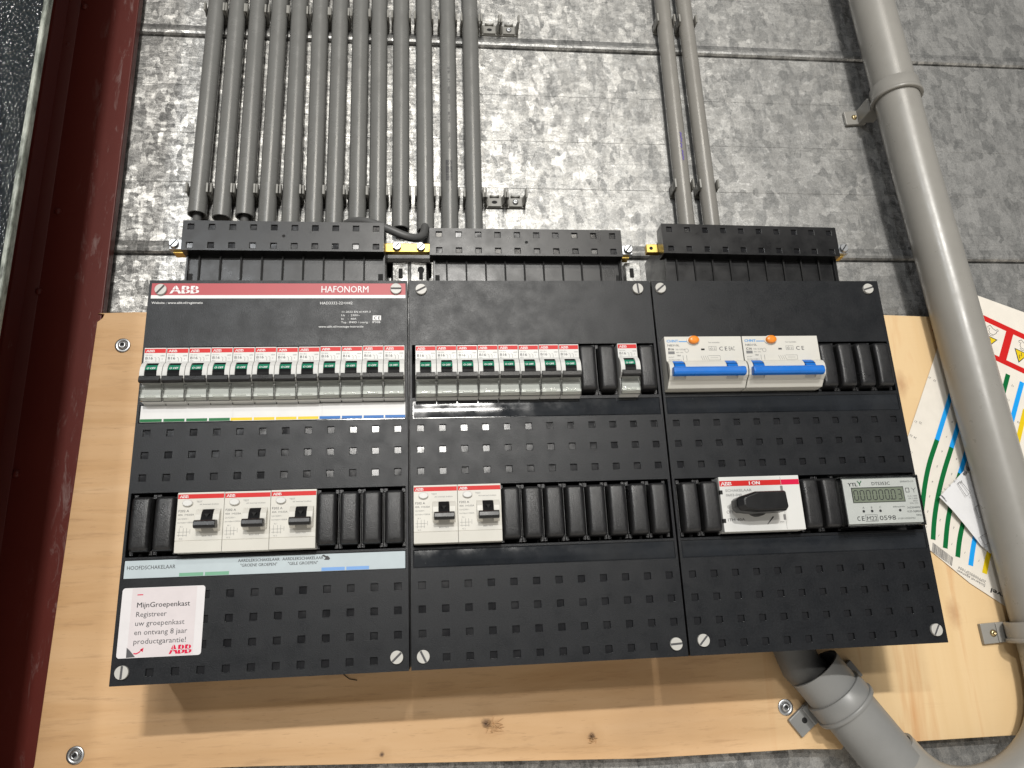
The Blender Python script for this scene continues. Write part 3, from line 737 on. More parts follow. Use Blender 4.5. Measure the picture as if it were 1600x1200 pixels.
for c in range(3):
    xa, xb = X0[c], X0[c] + XW[c]
    t = thing('distribution_box', box_label[c], 'distribution box', ((xa + xb) / 2, YB, 105), 'row of three black distribution boxes')
    og = ((xa + xb) / 2, YB, 105); boxes.append((t, og))
    hs = 2.75
    hx = [HX[c] + PITCH * i for i in range(12)]
    hx = [h + (0 if c else 0) for h in hx]
    cx_ = sorted(set([xa, xb, xa + 2.2, xb - 2.2] + [round(h + s_ * hs, 3) for h in hx for s_ in (-1, 1)]))
    cy_ = sorted(set([YT, YB, *CUT1, *STRIP1, *CUT2, *STRIP2] + [round(h + s_ * hs, 3) for h in HOLE_Y for s_ in (-1, 1)]))
    def fn(x, y):
        inx = xa + 2.2 < x < xb - 2.2
        if inx and CUT1[0] < y < CUT1[1]: return (24, 2, 0)
        if inx and CUT2[0] < y < CUT2[1]: return (24, 2, 0)
        if inx and (STRIP1[0] < y < STRIP1[1] or STRIP2[0] < y < STRIP2[1]): return (0.8, 3, 0)
        for j, hy in enumerate(HOLE_Y):
            if abs(y - hy) < hs:
                for i, h in enumerate(hx):
                    if abs(x - h) < hs:
                        if j == 6 and i in (0, 11): return (0, 0, 0)
                        return (1.5, 1, .045)
        return (0, 0, 0)
    relief(cx_, cy_, fn, 26).build('cover', ['cover', 'window', 'inner', 'gloss'], t, og, bevel=.22, seg=1, weld=True)
    mb = MB(); mb.box(xa + (1.5 if c == 1 else 5), xb - (1.5 if c == 0 else 5) + (2.2 if c == 0 else 0), YT + 5, YB - 1, 26.2, 105); mb.build('enclosure', 'dark', t, og)
    for (x, y, a) in SCREWS[c]: slot_screw(x, y, a, t, og)

# blanking plates
def make_blank(x, y, hgt, parent, og):
    """one module wide plate, upper left corner of its slot at x, y"""
    w = 14.4; x0 = x + 1.6; d = -9.5
    mb = MB(); nx, ny = 13, 25
    cxx, cyy, hw, hh = x0 + w / 2, y + (hgt + .4) / 2, w / 2, (hgt - 5.6) / 2
    v = []
    for j in range(ny + 1):
        tv = -1 + 2 * j / ny; vv_ = math.copysign(1 - (1 - abs(tv)) ** 1.8, tv)
        for i in range(nx + 1):
            tu = -1 + 2 * i / nx; uu_ = math.copysign(1 - (1 - abs(tu)) ** 1.5, tu)
            v.append((cxx + hw * uu_ * (1 - .13 * abs(vv_) ** 26), cyy + hh * vv_, d - .9 * (1 - vv_ * vv_) - .25 * (1 - uu_ * uu_) + 2.4 * abs(uu_) ** 9 + 2.4 * abs(vv_) ** 26))
    n = nx + 1
    mb.add(v, [(j * n + i, j * n + i + 1, (j + 1) * n + i + 1, (j + 1) * n + i) for j in range(ny) for i in range(nx)], 0, True)
    edge = [i for i in range(n)] + [j * n + nx for j in range(1, ny + 1)] + [ny * n + i for i in range(nx - 1, -1, -1)] + [j * n for j in range(ny - 1, 0, -1)]
    ev = [v[i] for i in edge]; m_ = len(ev)
    mb.add(ev + [(a, b_, 14) for a, b_, _ in ev], [(i, (i + 1) % m_, m_ + (i + 1) % m_, m_ + i) for i in range(m_)], 0, False)
    # thin side rail and corner feet
    xl, xr_ = x + .35, x + 17.3
    for xx in (xl, xr_):
        s_ = 1 if xx == xl else -1
        mb.box(min(xx, xx + s_ * .5), max(xx, xx + s_ * .5), y + 1.2, y + hgt - 1, .6, 14)
        for ya_, yb_ in ((y + .4, y + 3.4), (y + hgt - 3.2, y + hgt - .2)):
            mb.box(min(xx, xx + s_ * 2.6), max(xx, xx + s_ * 2.6), ya_, yb_, -.9 + .6, 12)
    return mb.build('blanking_plate', 'blank', parent, og)
MOD = 17.65
R1, R2 = (-72.2, 46.0), (50.2, 47.2)       # device rows: top, height
START = [(-4.4, -4.6), (214.6, 213.0), (433.8, 433.6)]
blanks = {0: ([], [0, 1, 8, 9, 10, 11]), 1: ([8, 9, 11], list(range(4, 12))), 2: ([8, 9, 10, 11], [0, 1, 6, 7])}
for c in range(3):
    t, og = boxes[c]
    for i in blanks[c][0]: make_blank(START[c][0] + MOD * i + .2, R1[0], R1[1], t, og)
    for i in blanks[c][1]: make_blank(START[c][1] + MOD * i + .2, R2[0], R2[1], t, og)

# header, label strips and sticker of the first box
def abb(mb, x, y, h, d, mi, cut, w=None):
    """three heavy capitals split by a fine cross"""
    w = w or h * 2.55
    mb.text('ABB', x, y, h / .73, d, mi, .045, width=w)
    mb.rect(x - .1, x + w + .1, y - h * .47, y - h * .39, d - .04, cut)
    for q in (.165, .545, .875): mb.rect(x + w * q - h * .035, x + w * q + h * .035, y - h - .1, y + .1, d - .04, cut)
t, og = boxes[0]
mb = MB(); mb.rect(-7.2, 207.8, -131.6, -120.6, -.10, 0); mb.rect(-7.2, 207.8, -120.6, -117.6, -.10, 1)
hd = mb.build('header_band', ['redband', 'wink'], t, og); tag(hd, 'faded red header band with a white line below')
mb = MB(); abb(mb, 8.2, -122.3, 7.4, -.22, 0, 1, 23.5); mb.build('brand_lettering', ['wink', 'redband'], t, og)
mb = MB()
mb.text('HAFONORM', 134.5, -123.0, 8.9, -.22, 0, .006, width=41)
mb.text('HAD3332-22+H42', 134.0, -111.8, 3.6, -.14, 0, 0, width=28)
mb.text('Website : www.abb.nl/registratie', -6.2, -112.6, 2.9, -.14, 0, .008, width=42)
for k_, (s_, w_) in enumerate((('11-2022 EN 61439-3', 25), ('Us   :  230V~', 16), ('In    :  40A', 13), ('Top : IP40D / overig :', 24))):
    mb.text(s_, 152.5, -103.9 + k_ * 3.25, 2.5, -.14, 0, 0, width=w_)
mb.text('IP30B', 179, -94.2, 2.5, -.14, 0, 0, width=7)
mb.text('www.abb.nl/montage-instructie', 133.6, -90.2, 2.7, -.14, 0, .004, width=38)
mb.rect(179.5, 186.6, -101.2, -96.8, -.13, 0)
mb.build('lettering', ['wink', 'redband'], t, og)
mb = MB(); mb.text('C E', 180.5, -97.6, 4.0, -.24, 0, .02, width=5.2); mb.build('approval_mark', 'ink', t, og)
# upper strip: green, yellow, blue sections
mb = MB(); d = .25
mb.box(-6.5, 66.5, -22.8, -8.9, d, .75, 0); mb.box(66.5, 138.5, -22.6, -8.7, d - .1, .75, 1); mb.box(138.5, 207.6, -22.9, -9.0, d - .2, .75, 0)
ls = mb.build('label_strip', ['label_white', 'label_white'], t, og, bevel=.15, seg=1); tag(ls, 'white label strip with green, yellow and blue underlines')
for k_ in range(12):
    x0 = -6.4 + k_ * 17.85
    mat = 'green' if k_ < 4 else ('yellow' if k_ < 8 else 'blue')
    dd = d - (.05 if k_ < 4 else .15 if k_ < 8 else .25)
    MB().rect(x0 + (.1 if k_ % 4 == 0 else .6), x0 + 17.2, -11.5, -9.1, dd).build('colour_underline', mat, ls, (0, 0, 0)).location = W(*[-q for q in og])
mb = MB(); mb.box(-6.9, 206.8, 101.0, 114.4, .25, .75, 0)
ls = mb.build('label_strip', 'label_blue', t, og, bevel=.15, seg=1); tag(ls, 'pale blue lettered strip under the switches')
for x0, x1, mat in ((34, 52, 'mint'), (53.2, 71.2, 'mint'), (141.5, 159.5, 'pale_blue'), (160.7, 178.4, 'pale_blue')):
    MB().rect(x0, x1, 111.5, 114.1, .19).build('colour_underline', mat, ls, (0, 0, 0)).location = W(*[-q for q in og])
mb = MB()
mb.text('HOOFDSCHAKELAAR', -5.2, 107.8, 4.1, .18, 0, .004, width=36)
mb.text('AARDLEKSCHAKELAAR', 93.3, 104.9, 3.3, .18, 0, .010, width=31.5, centre=True); mb.text('"GROENE GROEPEN"', 93.3, 108.6, 3.3, .18, 0, .010, width=28, centre=True)
mb.text('AARDLEKSCHAKELAAR', 127, 104.9, 3.3, .18, 0, .010, width=31.5, centre=True); mb.text('"GELE GROEPEN"', 127, 108.6, 3.3, .18, 0, .010, width=23, centre=True)
mb.poly([(141.5, 102.2), (143.0, 101.4), (144.6, 102.6), (146.2, 102.6), (148, 104.6), (147.2, 105.8), (143.2, 105.6), (144.5, 104)], .17)
o = mb.build('lettering', 'ink', ls, (0, 0, 0)); o.location = W(*[-q for q in og])
# sticker
mb = MB(); mb.prism(rrect(-6.3, 54.4, 121.4, 172.0, 2.2, 5), -.22, -.02, 0)
stk = mb.build('sticker', 'sticker', t, og); tag(stk, 'white rounded sticker with red and black lettering')
def on_sticker(mb, name, mat):
    o = mb.build(name, mat, stk, (0, 0, 0)); o.location = W(*[-q for q in og]); return o
on_sticker(MB().rect(1.0, 48.4, 121.8, 171.7, -.26), 'sticker_panel', 'sticker_pink')
mb = MB(); mb.text('MijnGroepenkast', 4.8, 136.0, 5.4, -.34, 0, .011, width=39)
on_sticker(mb, 'lettering', 'ink')
mb = MB()
for k_, (s_, w_) in enumerate((('Registreer', 22.5), ('uw groepenkast', 36), ('en ontvang 8 jaar', 38.5), ('productgarantie!', 38))):
    mb.text(s_, 4.8, 142.8 + 6.5 * k_, 5.4, -.34, 0, -.004, width=w_)
on_sticker(mb, 'lettering', 'gink')
on_sticker(MB().rect(4.8, 9.0, 126.3, 127.0, -.34, 0), 'printed_dash', 'rink')
mb = MB(); abb(mb, 31.5, 170.3, 6.6, -.34, 0, 1, 15.6); on_sticker(mb, 'brand_lettering', ['rink', 'sticker_pink'])
mb = MB(); sheet_strip(mb, [(5.8, 168.9), (7.8, 169.2), (9.8, 168.2), (11.6, 166.3)], [.9, .9, .8, .5], -.34); mb.poly([(10.2, 166.3), (12.8, 165.0), (12.3, 168.2)], -.34)
on_sticker(mb, 'printed_arrow', 'rink')
mb = MB(); mb.poly([(0.6, 164.5), (2.6, 166.2), (4.6, 168.4), (7.2, 171.5), (0.8, 171.7)], -.30); on_sticker(mb, 'printed_curl', 'gink')
# glossy marks: strips of the other boxes carry thin clear windows
for c, strips in ((1, (STRIP1, STRIP2)), (2, (STRIP1, STRIP2))):
    t, og = boxes[c]
    for (ya, yb) in strips:
        mb = MB(); xa, xb = X0[c] + 3.0, X0[c] + XW[c] - 3.0; n = 26
        ph = random.uniform(0, 6)
        for i in range(n):
            x0, x1 = xa + (xb - xa) * i / n, xa + (xb - xa) * (i + 1) / n
            f0, f1 = [.35 + .22 * math.sin(ph + 9 * q / n) * math.sin(2.3 * q / n + ph) for q in (i, i + 1)]
            for j in range(4):
                ga, gb = j / 4, (j + 1) / 4
                z = lambda fq, g_: fq - .25 * math.sin(math.pi * g_)
                mb.add([(x0, ya + .7 + (yb - ya - 1.4) * ga, z(f0, ga)), (x1, ya + .7 + (yb - ya - 1.4) * ga, z(f1, ga)), (x1, ya + .7 + (yb - ya - 1.4) * gb, z(f1, gb)), (x0, ya + .7 + (yb - ya - 1.4) * gb, z(f0, gb))], [(0, 1, 2, 3)], 0, True)
        mb.build('label_window', 'gloss', t, og, weld=True)

# ------------------------------------------------------------------ wiring covers above the boxes
WC = [((9.6, 188.0), -198.6, -169.2, 12.0, (12.6, 188.5), 0.0105), ((229.6, 411.4), -194.0, -166.4, 14.0, (233.0, 412.0), 0.008), ((455.8, 635.6), -206.4, -174.6, 26.0, (458.6, 633.0), 0.033)]
wlab = ['black wiring cover with two rows of square holes, above the red header box', 'black wiring cover with brightly reflecting square holes, above the middle box', 'black wiring cover set further back, above the meter box']
for c in range(3):
    (xa, xb), ya, yb, dF, (sa, sb), sl = WC[c]
    og = ((xa + xb) / 2, YT, 100)
    t = thing('wiring_cover', wlab[c], 'wiring cover', og, 'wiring covers above the boxes')
    hs = 2.6; p_ = 18.25; h0 = (xa + xb) / 2 - 4.5 * p_
    hx = [h0 + p_ * i for i in range(10)]; hy = [ya + 6.2, yb - 5.0]
    cx_ = sorted(set([xa, xb] + [h + s_ * hs for h in hx for s_ in (-1, 1)])); cy_ = sorted(set([ya, yb] + [h + s_ * hs for h in hy for s_ in (-1, 1)]))
    def fn(x, y):
        for h in hx:
            for k_ in hy:
                if abs(x - h) < hs and abs(y - k_) < hs: return (1.3, 1, .09)
        return (0, 0, 0)
    mb = relief(cx_, cy_, fn, 16)
    mb.v = [(x, y + (x - (xa + xb) / 2) * sl * .5, d + dF) for x, y, d in mb.v]
    fr_ = mb.build('cover', ['dark', 'window'], t, og, bevel=.4, seg=2, weld=True)
    MB().disc((xa + xb) / 2 - .5, (ya + yb) / 2, 1.5, dF - .08, dF + .2, 14).build('screw_hole', 'inner', t, og)
    mb = MB(); dS = dF + 11
    mb.box(sa, sb, ya + 6, YT + 6, dS, 100)
    mb.build('housing', 'dark', t, og, bevel=.5)
    mb = MB(); x_ = h0 + p_ / 2 - 4
    for i in range(-1, 10):
        xx = h0 + p_ * (i + .5) - 2.2
        if xx < sa + 2: continue
        mb.bar([(yb + 1, dS), (yb + 1, dS - 2.6), (YT + 4, dS - 1.2), (YT + 4, dS)], xx - .7, xx + .7)
    mb.build('rib', 'inner', t, og)  # black bars standing in for grooves, their shade put into the colour
    for xx in (sa + 1.2, sb - 6.2):
        MB().box(xx, xx + 4.4, YT - 17, YT + 3, dS - .25, dS + 2).build('notch', 'inner', t, og)
    for xx in (sa, sb - 1.5):
        MB().box(xx, xx + 1.5, yb + .5, YT + 5, dS - 3.2, dS).build('side_rail', 'dark', t, og)
    if c == 0: MB().box(187, 231.5, -203, -183, 66, 100).build('dark_backing', 'dark', t, og, bevel=.5)  # black box added to keep the gap behind the brass bar dark

# earth bars, terminal screws, brackets
def term_screw(x, y, d, parent, og, ang=-.9, r=4.2, mat='steel'):
    mb = MB(); c, s_ = math.cos(ang), math.sin(ang)
    mb.lathe(x, y, [(r, d), (r, d - 2.4), (r - .5, d - 3)], 24)
    o = mb.build('terminal_screw', mat, parent, og)
    mb = MB(); mb.prism([(x + a * c - b_ * s_, y + a * s_ + b_ * c) for a, b_ in ((-r + .2, -.55), (r - .2, -.55), (r - .2, .55), (-r + .2, .55))], d - 3.04, d - 2.9)
    q = mb.build('slot', 'inner', o, (0, 0, 0)); q.location = W(*[-z for z in og])
    return o
def barth(x0, x1, y0, y1, d, label, scr, name='brass_bar'):
    og = ((x0 + x1) / 2, y1, d + 5)
    t = thing(name, label, 'brass bar', og, 'brass earth bars')
    MB().box(x0, x1, y0, y1, d, d + 7).build('bar', 'brass', t, og, bevel=.5)
    for x, y in scr: term_screw(x, y, d, t, og)
    return t
barth(185, 231, -194.2, -185.2, 45, 'brass bar with two slotted screws joining the left and middle wiring covers', [(198.4, -190.4), (221.3, -189.9)])
b3 = barth(445.0, 462, -195.2, -186.0, 45, 'short brass bar end with an empty hole left of the third wiring cover', [])
og = ((445 + 462) / 2, -186.0, 50)
MB().disc(449.6, -190.6, 1.9, 44.9, 45.3, 16).build('screw_hole', 'inner', b3, og)
for (x, y, x0, x1, lab) in ((-8.0, -192.6, -12.5, 12, 'steel end terminal with slotted screw left of the first wiring cover'), (425.9, -189.2, 410, 430.6, 'steel end terminal with slotted screw right of the middle wiring cover'), (652.4, -191.7, 633, 657, 'steel end terminal with slotted screw right of the third wiring cover')):
    og = (x, y + 6, 52); t = thing('end_terminal', lab, 'terminal', og, 'steel end terminals')
    MB().box(x0, x1, y - 5, y + 5.2, 46, 53, 0).build('clamp', 'steel', t, og, bevel=.5)
    term_screw(x, y, 46, t, og, r=4.4)
    MB().box(x0 + 3, x1 - 3, y + 5.2, y + 7.0, 50, 60).build('bar', 'brass', t, og)
for (x0, x1, holes, lab) in ((191.0, 229.0, ((201.3, -170, 'sq'), (221.0, -170, 'key')), 'galvanised slotted bracket below the brass bar, between left and middle covers'), (423.5, 444.0, ((432.0, -171, 'sq'),), 'galvanised slotted bracket between the middle and right wiring covers')):
    og = ((x0 + x1) / 2, YT, 62); t = thing('mounting_bracket', lab, 'bracket', og, 'galvanised brackets between the boxes')
    xm = (x0 + x1) / 2
    prof = [(x0, 80), (x0 + 2.5, 62), (xm - 1.6, 60.5), (xm, 63), (xm + 1.6, 60.5), (x1 - 2.5, 62), (x1, 80), (x1 - 1.5, 80), (x1 - 3.2, 63.4), (x0 + 3.2, 63.4), (x0 + 1.5, 80)]
    if len(holes) == 1: prof = [(x0, 80), (x0 + 2.5, 61), (x1 - 2.5, 61), (x1, 80), (x1 - 1.5, 80), (x1 - 3.2, 62.4), (x0 + 3.2, 62.4), (x0 + 1.5, 80)]
    MB().col(prof, -182.5, -120).build('plate', 'bracket', t, og, bevel=.6)
    for (hx_, hy_, kd) in holes:
        mb = MB(); dd = 60.3
        if kd == 'sq': mb.prism(rrect(hx_ - 2.0, hx_ + 2.0, hy_ - 5, hy_ + 5, .6), dd, dd + 2)
        else: mb.disc(hx_, hy_ - 4, 3.2, dd, dd + 2, 18); mb.prism(rrect(hx_ - 1.9, hx_ + 1.9, hy_ - 2, hy_ + 6, .5), dd - .05, dd + 2)
        mb.build('slot_hole', 'inner', t, og)
# cable looping from conduit to conduit over the first cover
P_ = [(*at(528, 352, 96), 108), (*at(540, 348, 92), 94), (*at(556, 345, 84), 84), (*at(578, 347, 78), 78), (*at(605, 357, 74), 74), (*at(632, 369, 74), 74), (*at(650, 373, 78), 78), (*at(661, 369, 88), 88), (*at(664, 358, 104), 104), (*at(664, 350, 114), 114), (*at(664, 335, 115), 115)]
MB().tube(smooth(P_), 4.3, 16).build('cable', 'cable', None, P_[5])
tag(bpy.data.objects['cable.003'] if 'cable.003' in bpy.data.objects else COL.objects[-1], 'grey cable looping from the conduits over the first wiring cover edge', 'cable')

# ------------------------------------------------------------------ devices
def make_breaker():
    og = (0, 0, 0)
    t = thing('circuit_breaker', '', 'circuit breaker', og)
    w = 17.45; F = -10.0
    low = [(0, 20), (0, F), (12.6, F), (13.2, F - .6), (30.8, F - .6), (31.2, F + 1.8), (36, F + .9), (42.5, F - .8), (44.0, F + .4), (45.5, F + 2.2), (45.5, 20)]
    sh = [(12.9, F + 1), (13.2, F - .8), (15.0, F - 3.2), (18.5, F - 5.6), (23, F - 6.6), (28.4, F - 6.2), (30.2, F - 3.6), (30.4, F + 1)]
    mb = MB(); mb.bar(low, .12, w); mb.bar(sh, .12, 3.9); mb.bar(sh, 13.4, w)
    mb.build('body', 'white', t, og, bevel=.3, seg=2)
    mb = MB(); mb.bar([(16.0, F - .4), (16.0, F - 2.6), (18.0, F - 4.2), (20.8, F - 5.4), (20.8, F - .4)], 4.1, 13.2)
    mb.build('indicator', 'indic', t, og)
    mb = MB(); mb.bar([(13.7, F - .5), (13.7, F - 1.0), (15.9, F - 2.3), (15.9, F - .5)], 4.1, 13.2); mb.bar([(21.0, F - .5), (21.0, F - 5.2), (24, F - 6.6), (28, F - 7.8), (30.6, F - 6), (30.6, F - .5)], 4.3, 13.0)
    pr_ = [(26.2, F - 5.0), (26.4, F - 7.6), (27.2, F - 8.9), (30.6, F - 9.4), (31.9, F - 8.8), (32.3, F - 7.2), (31.6, F - 3.8)]
    mb.bar(pr_, .8, w - .7)
    mb.build('toggle', 'dark', t, og, bevel=.45, seg=3)
    mb = MB(); mb.rect(.5, w - .4, .9, 4.6, F - .08); mb.build('brand_band', 'red', t, og)
    mb = MB(); abb(mb, 1.7, 3.9, 2.2, F - .16, 0, 1, 6.6)
    mb.text('O OFF', 5.1, 20.2, 2.7, 0, 0, .02, width=6.8)
    k0 = len(mb.v) - 3 * len(text_mesh('O OFF', 0)[0])
    for i in range(k0, len(mb.v)):
        x, y, d = mb.v[i]; mb.v[i] = (x, y, F - 4.2 - (y - 18.0) * .43 - .2 + d)
    mb.build('lettering', ['wink', 'red'], t, og)
    mb = MB()
    mb.text('S201-B16', 1.2, 7.0, 1.5, F - .06, 0, 0, width=5.5); mb.text('B16', 1.2, 10.2, 3.3, F - .06, 1, .012, width=6.0); mb.text('400V~', 1.2, 12.0, 1.3, F - .06, 0, 0, width=3.2)
    for k_ in range(2): sheet_strip(mb, [(8.6 + 2.6 * k_, 8.3), (9.8 + 2.6 * k_, 9.2), (9.8 + 2.6 * k_, 12.0)], .28, F - .06, 0)
    mb.text('6000', 13.2, 7.6, 1.7, F - .06, 0, 0, width=3.2); mb.text('3', 14.2, 10.4, 1.7, F - .06, 0)
    mb.rect(.5, w - .4, 12.35, 12.55, F - .05, 0)
    mb.build('lettering', ['lgink', 'gink'], t, og)
    # clear terminal cover
    pr_ = [(32.2, F - 3.4), (34, F - 3.0), (39.5, F - 1.6), (42.4, F - 2.2), (43.6, F - 1.2), (45.6, F + .6), (45.6, F + 2.0)]
    inn = [(a - .0, b_ + .5) for a, b_ in pr_[::-1]]
    mb = MB(); mb.bar(pr_ + inn, .3, w - .2)
    for xx in (.3, w - .9): mb.bar(pr_ + [(32.2, F - .3)], xx, xx + .6)
    mb.box(4.5, 12.8, 41.6, 43.0, F - 3.2, F - 2.2)
    mb.build('terminal_cover', 'clear', t, og, bevel=.2, seg=1)
    mb = MB(); mb.box(.4, w - .3, 45.0, 46.4, F + 9, 20); mb.box(.2, 4.2, 42.6, 43.2, F - .9, F + 3.2); mb.box(13.0, w - .2, 42.6, 43.2, F - .9, F + 3.2)
    mb.build('rail_clip', 'lgrey', t, og)
    return t
bk = make_breaker(); first = [True]
def place(proto_, x, y, label, group, flag, dd=0.0, rz=0.0):
    o = proto_ if flag[0] else copy_tree(proto_)
    flag[0] = False
    o.location = W(x, y, dd); o['label'] = label; o['group'] = group
    return o
below = ['over the first green underline', 'over the second green underline', 'over the third green underline', 'over the fourth green underline', 'over the first yellow underline', 'over the second yellow underline', 'over the third yellow underline', 'over the fourth yellow underline', 'over the first blue underline', 'over the second blue underline', 'over the third blue underline', 'over the fourth blue underline']
for i in range(12):
    place(bk, START[0][0] + MOD * i + random.uniform(-.05, .05), -69.4 - (.5 if i > 7 else 0) + random.uniform(-.12, .12), 'white switched off circuit breaker %s of the red header box' % below[i], 'twelve breakers of the red header box', first)
for i in range(8):
    place(bk, START[1][0] + 1.6 + MOD * i, -69.7 + random.uniform(-.12, .12), 'white switched off circuit breaker, %s from left in the row of eight' % ordinal(i), 'eight breakers of the middle box', first)
place(bk, START[1][0] + MOD * 10 + .6, -70.0, 'white switched off circuit breaker alone between black blanking plates', 'single breaker of the middle box', first)

def make_rcd():
    og = (0, 0, 0); t = thing('residual_current_switch', '', 'earth leakage switch', og)
    w = 35.15; F = -11.0
    mb = MB(); mb.bar([(0, 20), (0, F), (37.0, F), (37.15, F + .5), (37.55, F + .5), (37.7, F), (46, F + .6), (46, 20)], .12, w)
    sh = [(13.0, F + 1), (13.2, F - .4), (15, F - 2.6), (18, F - 4.6), (22, F - 5.4), (26, F - 4.6), (29, F - 2), (31, F + 1)]
    mb.bar(sh, 15.2, 19.8); mb.bar(sh, 28.6, 33.4)
    mb.build('body', 'cream', t, og, bevel=.3)
    mb = MB(); mb.bar([(13.4, F + 1), (13.4, F - .6), (16, F - 2.6), (20, F - 5.6), (23, F - 7.4), (26.5, F - 8.8), (27.5, F + 1)], 19.9, 28.5)
    pr_ = [(22.6, F - 5.5), (23.0, F - 10.6), (24.0, F - 12), (27.4, F - 12.4), (28.9, F - 11.4), (29.2, F - 9), (28.4, F - 4)]
    mb.bar(pr_, 16.2, 32.4); mb.build('toggle', 'dark', t, og, bevel=.5, seg=3)
    mb = MB(); mb.prism([(22.3, 17.6), (26.1, 17.6), (24.2, 20.6)], F - 5.9, F - 2); mb.build('arrow_mark', 'inner', t, og)
    mb = MB(); n = 28
    ring = lambda rx, ry, d: [(8.0 + rx * math.cos(2 * math.pi * i / n), 8.4 + ry * math.sin(2 * math.pi * i / n), d) for i in range(n)]
    R_ = [ring(3.9, 2.6, F), ring(3.9, 2.6, F - 1.6), ring(3.4, 2.2, F - 2.1)]
    mb.add([q for r in R_ for q in r], [(k_ * n + i, k_ * n + (i + 1) % n, (k_ + 1) * n + (i + 1) % n, (k_ + 1) * n + i) for k_ in range(2) for i in range(n)], 0, True); mb.add(R_[2], [tuple(range(n))])
    tb = mb.build('test_button', 'white', t, og)
    mb = MB(); mb.rect(.4, w - .3, 1.4, 4.9, F - .08); mb.build('brand_band', 'red', t, og)
    mb = MB(); abb(mb, 1.6, 4.2, 2.2, F - .16, 0, 1, 6.4); mb.build('lettering', ['wink', 'red'], t, og)
    mb = MB()
    mb.text('TEST', 14.3, 8.0, 1.9, F - .06, 0, 0, width=4.4); mb.text('elk kwartaal drukken', 16.8, 10.0, 1.6, F - .06, 0, 0, width=14.5)
    mb.text('F202 A', 1.2, 15.2, 2.5, F - .06, 1, .01, width=8); mb.text('40A  I=0,03A', 1.2, 18.0, 2.0, F - .06, 1, 0, width=12)
    for k_ in range(2): mb.text(('Un=230V~', 'Im=Idm=1000A')[k_], 1.2, 21.0 + 2.9 * k_, 1.7, F - .06, 0, 0, width=(8, 12)[k_])
    for (a, b_, c_, e_) in ((3, 27.5, 3, 34), (6, 27.5, 6, 34), (8.5, 27.5, 8.5, 34), (1.5, 30.5, 10.5, 30.5), (1.5, 33, 9, 33), (11, 28.5, 11, 32)):
        sheet_strip(mb, [(a, b_), (c_, e_)], .22, F - .06, 0)
    mb.text('N 1', 3.2, 27.0, 1.7, F - .06); mb.text('N 2', 3.2, 36.2, 1.7, F - .06); mb.text('BE01703', 20, 34.5, 1.5, F - .06, 0, 0, width=7.5)
    mb.build('lettering', ['lgink', 'gink'], t, og)
    return t
rc = make_rcd(); fl = [True]
P2 = 2 * MOD
for k_, (x, lab) in enumerate(((START[0][1] + 2 * MOD, 'white two pole earth leakage switch, left of the three above the lettered strip'), (START[0][1] + 4 * MOD, 'white two pole earth leakage switch above the words GROENE GROEPEN'), (START[0][1] + 6 * MOD, 'white two pole earth leakage switch above the words GELE GROEPEN'))):
    place(rc, x + 1.2, 51.2 + (0, .1, -.1)[k_], lab, 'three earth leakage switches of the red header box', fl)
for k_ in range(2):
    place(rc, START[1][1] + k_ * P2 + .8, 50.6, ('white earth leakage switch at the left end of the middle box lower row', 'white earth leakage switch beside the eight black blanking plates')[k_], 'two earth leakage switches of the middle box', fl)

